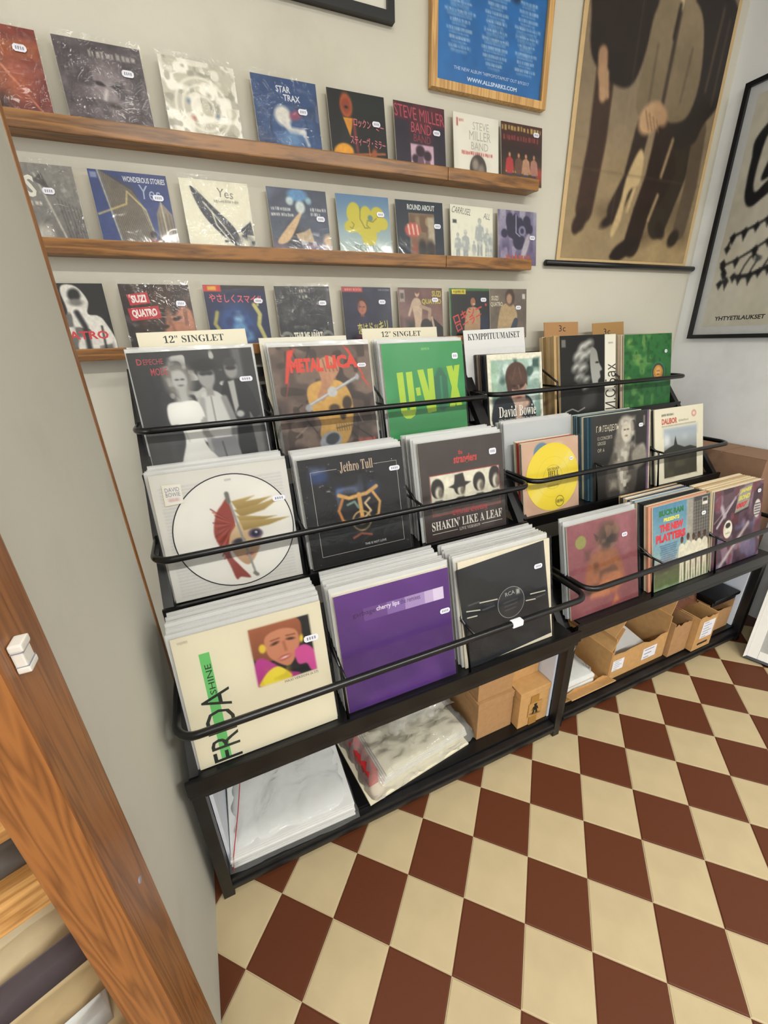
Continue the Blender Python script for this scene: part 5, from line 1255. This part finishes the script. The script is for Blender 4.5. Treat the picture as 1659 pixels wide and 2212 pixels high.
# ------------------------------------------------------------------ things in the rack bases
BS = .0725
def crumple(name, x0, x1, y0, y1, z0, z1, mat, parent, seed, amp, n=18, m=14, side=True):
    """pillow of film lying over a box of goods"""
    rng = np.random.RandomState(seed)
    r1 = rng.rand(m + 1, n + 1)
    vs, fs = [], []
    for j in range(m + 1):
        for i in range(n + 1):
            u, v = i / n, j / m
            e = min(min(u, 1 - u) / .10, min(v, 1 - v) / .10, 1.0)
            e = math.sin(e * math.pi / 2) ** .6
            z = z0 + (z1 - z0) * e + (r1[j, i] - .5) * amp * (0.3 + .7 * e)
            vs.append((x0 + (x1 - x0) * u + (rng.rand() - .5) * amp * .5, y0 + (y1 - y0) * v + (rng.rand() - .5) * amp * .5, max(z, z0 - .0001)))
    for j in range(m):
        for i in range(n):
            a = j * (n + 1) + i
            fs.append((a, a + 1, a + n + 2, a + n + 1))
    return mesh(name, vs, fs, mat, parent, True)

t = thing('sleeve_bundle', 'shrink-wrapped stack of white record sleeves in the left rack base', 'bundle', (1.085, -.62, BS), (0, 0, R(-1.5)))
for k in range(7):
    rr = random.Random(k)
    a, b_ = rr.uniform(-.003, .003), rr.uniform(-.003, .003)
    boxo('sleeve', M['paper'], t, -.168 + a, .166 + a, -.150 + b_, .16 + b_, .001 + k * .0075, .001 + k * .0075 + .0066, .0015)
crumple('plastic_wrap', -.180, .178, -.160, .17, .0, .058, M['wrap'], t, 3, .010)
MB().tube([(-.166, -.158, .01), (-.158, -.152, .06), (-.140, -.05, .0625), (-.12, .10, .0625)], .0012, 6).build('tear_strip', M['redp'], t)

t = thing('sleeve_pack', 'pack of clear plastic sleeves with a red strip in the left rack base', 'pack', (1.485, -.615, BS), (0, 0, R(7)))
boxo('card_sheet', M['card'], t, -.205, .17, -.130, .13, 0.0, .006)
for k in range(5):
    boxo('sleeve', M['paper'] if k % 2 else M['card'], t, -.150 + k * .004, .185 - k * .003, -.105, .12, .0065 + k * .009, .0065 + k * .009 + .0075, .002)
boxo('red_strip', M['redp'], t, -.185, -.152, -.085, .10, .0065, .058, .004)
crumple('plastic_wrap', -.196, .205, -.128, .135, .004, .075, M['wrap2'], t, 9, .026, 26, 18)
crumple('plastic_wrap', -.06, .195, -.02, .14, .07, .115, M['wrap2'], t, 12, .034, 14, 10)
t = thing('cardboard_sheet', 'kraft card backing board behind the clear sleeve pack', 'board', (1.48, -.47, BS), (R(-14), 0, 0))
boxo('board', M['kraft'], t, -.20, .12, 0, .004, 0, .21)
boxo('grey_board', cardmat('6c6f6a'), t, -.06, .17, .0045, .008, 0, .24)

def carton(lab, x0, x1, y0, y1, z0, z1, mat, grp):
    t = thing('carton', lab, 'box', ((x0 + x1) / 2, y0, z0), (0, 0, 0), grp)
    w, d, h = (x1 - x0) / 2, y1 - y0, z1 - z0
    boxo('carton_body', mat, t, -w, w, 0, d, 0, h - .004, .0025)
    boxo('lid', mat, t, -w - .0015, w + .0015, -.0015, d + .0015, h - .026, h, .002)
    return t, w, d, h
GC = 'small cartons stacked in the left rack base'
carton('plain kraft carton standing below another, beside the sleeve pack', 1.702, 1.846, -.722, -.50, BS, .232, M['kraft'], GC)
carton('plain kraft carton on top, beside the sleeve pack', 1.705, 1.844, -.712, -.50, .2325, .386, M['kraft'], GC)
t, w, d, h = carton('kraft carton with brown tape and a black figure stamp', 1.853, 1.980, -.748, -.56, BS, .232, M['kraft2'], GC)
boxo('packing_tape', M['tape'], t, -.018, .016, -.0024, -.0017, 0, h - .028)
g = Img(60, 'b58a50'); g.ell(.5, .84, .42, .10, '7c5c34', 8, .02); g.ell(.5, .20, .10, .10, '15120f', 0, .01); g.poly([(.36, .10), (.44, .16), (.40, .22)], '15120f'); g.poly([(.64, .10), (.56, .16), (.6, .22)], '15120f'); g.poly([(.36, .32), (.5, .26), (.64, .32), (.66, .56), (.72, .84), (.58, .84), (.52, .60), (.48, .60), (.42, .84), (.28, .84), (.36, .56)], '15120f'); g.line([(.36, .34), (.28, .56)], .06, '15120f', .01); g.line([(.64, .34), (.72, .56)], .06, '15120f', .01)
print_obj('figure_stamp', g, .058, .062, M['printm'], t, y=-.0026, x0=.004, z0=.038)
carton('kraft carton on top of the stamped one', 1.850, 1.976, -.690, -.50, .2325, .39, M['kraft2'], GC)

# opened cartons in the right base
def open_carton(lab, x0, x1, y0, y1, hb, front, mat, flaps, seed, rz=0.0):
    t = thing('open_carton', lab, 'box', ((x0 + x1) / 2, (y0 + y1) / 2, BS), (0, 0, R(rz)), 'opened cartons in the right rack base')
    w, d = (x1 - x0) / 2, (y1 - y0) / 2
    th = .004
    boxo('carton_bottom', mat, t, -w, w, -d, d, 0, th)
    boxo('carton_side', mat, t, -w, -w + th, -d, d, th, hb)
    boxo('carton_side', mat, t, w - th, w, -d, d, th, hb)
    boxo('carton_back', mat, t, -w + th, w - th, d - th, d, th, hb)
    rng = random.Random(seed)
    n = 9
    top = [front + rng.uniform(-.008, .008) for _ in range(n + 1)]
    poly = [(-w + th, th)] + [(w - th, th)] + [(w - th - (2 * w - 2 * th) * k / n, top[k]) for k in range(n + 1)]
    MB().prism(poly, -d, -d + th).build('carton_front', mat, t)
    for kind, a, l in flaps:
        if kind == 'F':
            p0, p1, q = (-w + .004, -d - .001, front - .01), (w - .004, -d - .001, front - .01), (0, -math.cos(R(a)), math.sin(R(a)))
        elif kind == 'L':
            p0, p1, q = (-w, -d * .95, hb), (-w, d * .95, hb), (-math.cos(R(a)), 0, math.sin(R(a)))
        elif kind == 'R':
            p0, p1, q = (w, d * .95, hb), (w, -d * .95, hb), (math.cos(R(a)), 0, math.sin(R(a)))
        else:
            p0, p1, q = (w, d, hb), (-w, d, hb), (0, math.cos(R(a)), math.sin(R(a)))
        p0, p1, q = Vector(p0), Vector(p1), Vector(q)
        nn = (p1 - p0).cross(q).normalized() * .0035
        b = MB(); b.add([p0, p1, p1 + q * l, p0 + q * l, p0 - nn, p1 - nn, p1 + q * l - nn, p0 + q * l - nn], [(0, 1, 2, 3), (7, 6, 5, 4), (0, 4, 5, 1), (1, 5, 6, 2), (2, 6, 7, 3), (3, 7, 4, 0)])
        b.build('carton_flap', mat, t)
    return t, w, d
def label(t, x0, x1, z0, z1, y, n=5, rows=6):
    o = boxo('paper_label', M['tag'], t, x0, x1, y - .0006, y, z0, z1)
    b = MB()
    for k in range(rows):
        zz = z0 + (z1 - z0) * (k + .35) / rows
        b.add([(x0 + (x1 - x0) * .12, y - .0008, zz), (x0 + (x1 - x0) * (.5 + .4 * ((k * 7) % 5) / 5), y - .0008, zz), (x0 + (x1 - x0) * (.5 + .4 * ((k * 7) % 5) / 5), y - .0008, zz + (z1 - z0) * .25 / rows), (x0 + (x1 - x0) * .12, y - .0008, zz + (z1 - z0) * .25 / rows)], [(0, 1, 2, 3)])
    b.build('label_print', M['ink'], o)
t, w, d = open_carton('torn low carton holding white padded film, at the left end of the right rack base', 2.072, 2.300, -.735, -.44, .15, .045, M['kraft2'], [('F', 20, .035), ('R', 62, .10)], 1)
label(t, -.03, .03, .008, .036, -d - .0005, rows=3)
t = thing('padded_mailers', 'bundle of white padded film in the torn low carton', 'bundle', (2.160, -.59, BS + .0042), (0, 0, 0))
for k in range(3):
    boxo('mailer', M['foil'], t, -.072, .075, -.135, .13, .001 + k * .022, .021 + k * .022, .008)
crumple('film_cover', -.078, .080, -.138, .135, .0, .092, M['wrap'], t, 21, .012)
t, w, d = open_carton('large torn carton with raised flap and white sheets inside, middle of the right rack base', 2.318, 2.632, -.725, -.40, .20, .115, M['kraft2'], [('R', 75, .10), ('L', 125, .09), ('B', 80, .07)], 2)
label(t, .02, .10, .03, .085, -d - .0005, rows=3); label(t, -.15, -.09, .04, .09, -d - .0005, rows=5)
t = thing('paper_sheets', 'white sheets lying in the large torn carton', 'paper', (2.475, -.56, BS + .0045), (R(10), 0, 0))
for k in range(3): boxo('sheet', M['paper'], t, -.13, .13, -.14 + k * .01, .14, .03 + k * .005, .034 + k * .005)
t, w, d = open_carton('plain narrow carton between the large torn one and the labelled one', 2.640, 2.752, -.74, -.42, .165, .15, M['kraft'], [('B', 85, .06)], 3)
t, w, d = open_carton('narrow carton with a printed white label on its front', 2.760, 2.880, -.762, -.46, .165, .16, M['kraft2'], [('B', 80, .04)], 4)
label(t, -.030, .048, .055, .140, -d - .0005)
boxo('stamp', M['dark'], t, -.03, .035, -d - .0008, -d - .0003, .022, .032)
t = thing('film_pack', 'reddish clear film pack lying across the two narrow cartons', 'pack', (2.768, -.575, BS + .1665), (0, 0, 0))
boxo('pack_core', cardmat('6c4238'), t, -.090, .045, -.085, .09, 0, .045, .015)
boxo('pack_core', cardmat('8a7a66'), t, .03, .100, -.07, .08, 0, .038, .012)
crumple('film_cover', -.105, .110, -.11, .11, .0, .085, M['packred'], t, 31, .02, 10, 12)
t, w, d = open_carton('small open carton under the flat black case, right end of the right rack base', 2.905, 3.078, -.72, -.48, .145, .10, M['kraft'], [('L', 120, .03)], 5)
t = thing('black_case', 'flat black plastic case on top of the small open carton', 'case', (2.992, -.63, .2195))
boxo('lower_shell', M['black'], t, -.085, .085, -.09, .08, 0, .026, .004)
boxo('upper_shell', M['black'], t, -.092, .088, -.10, .09, .027, .042, .004)
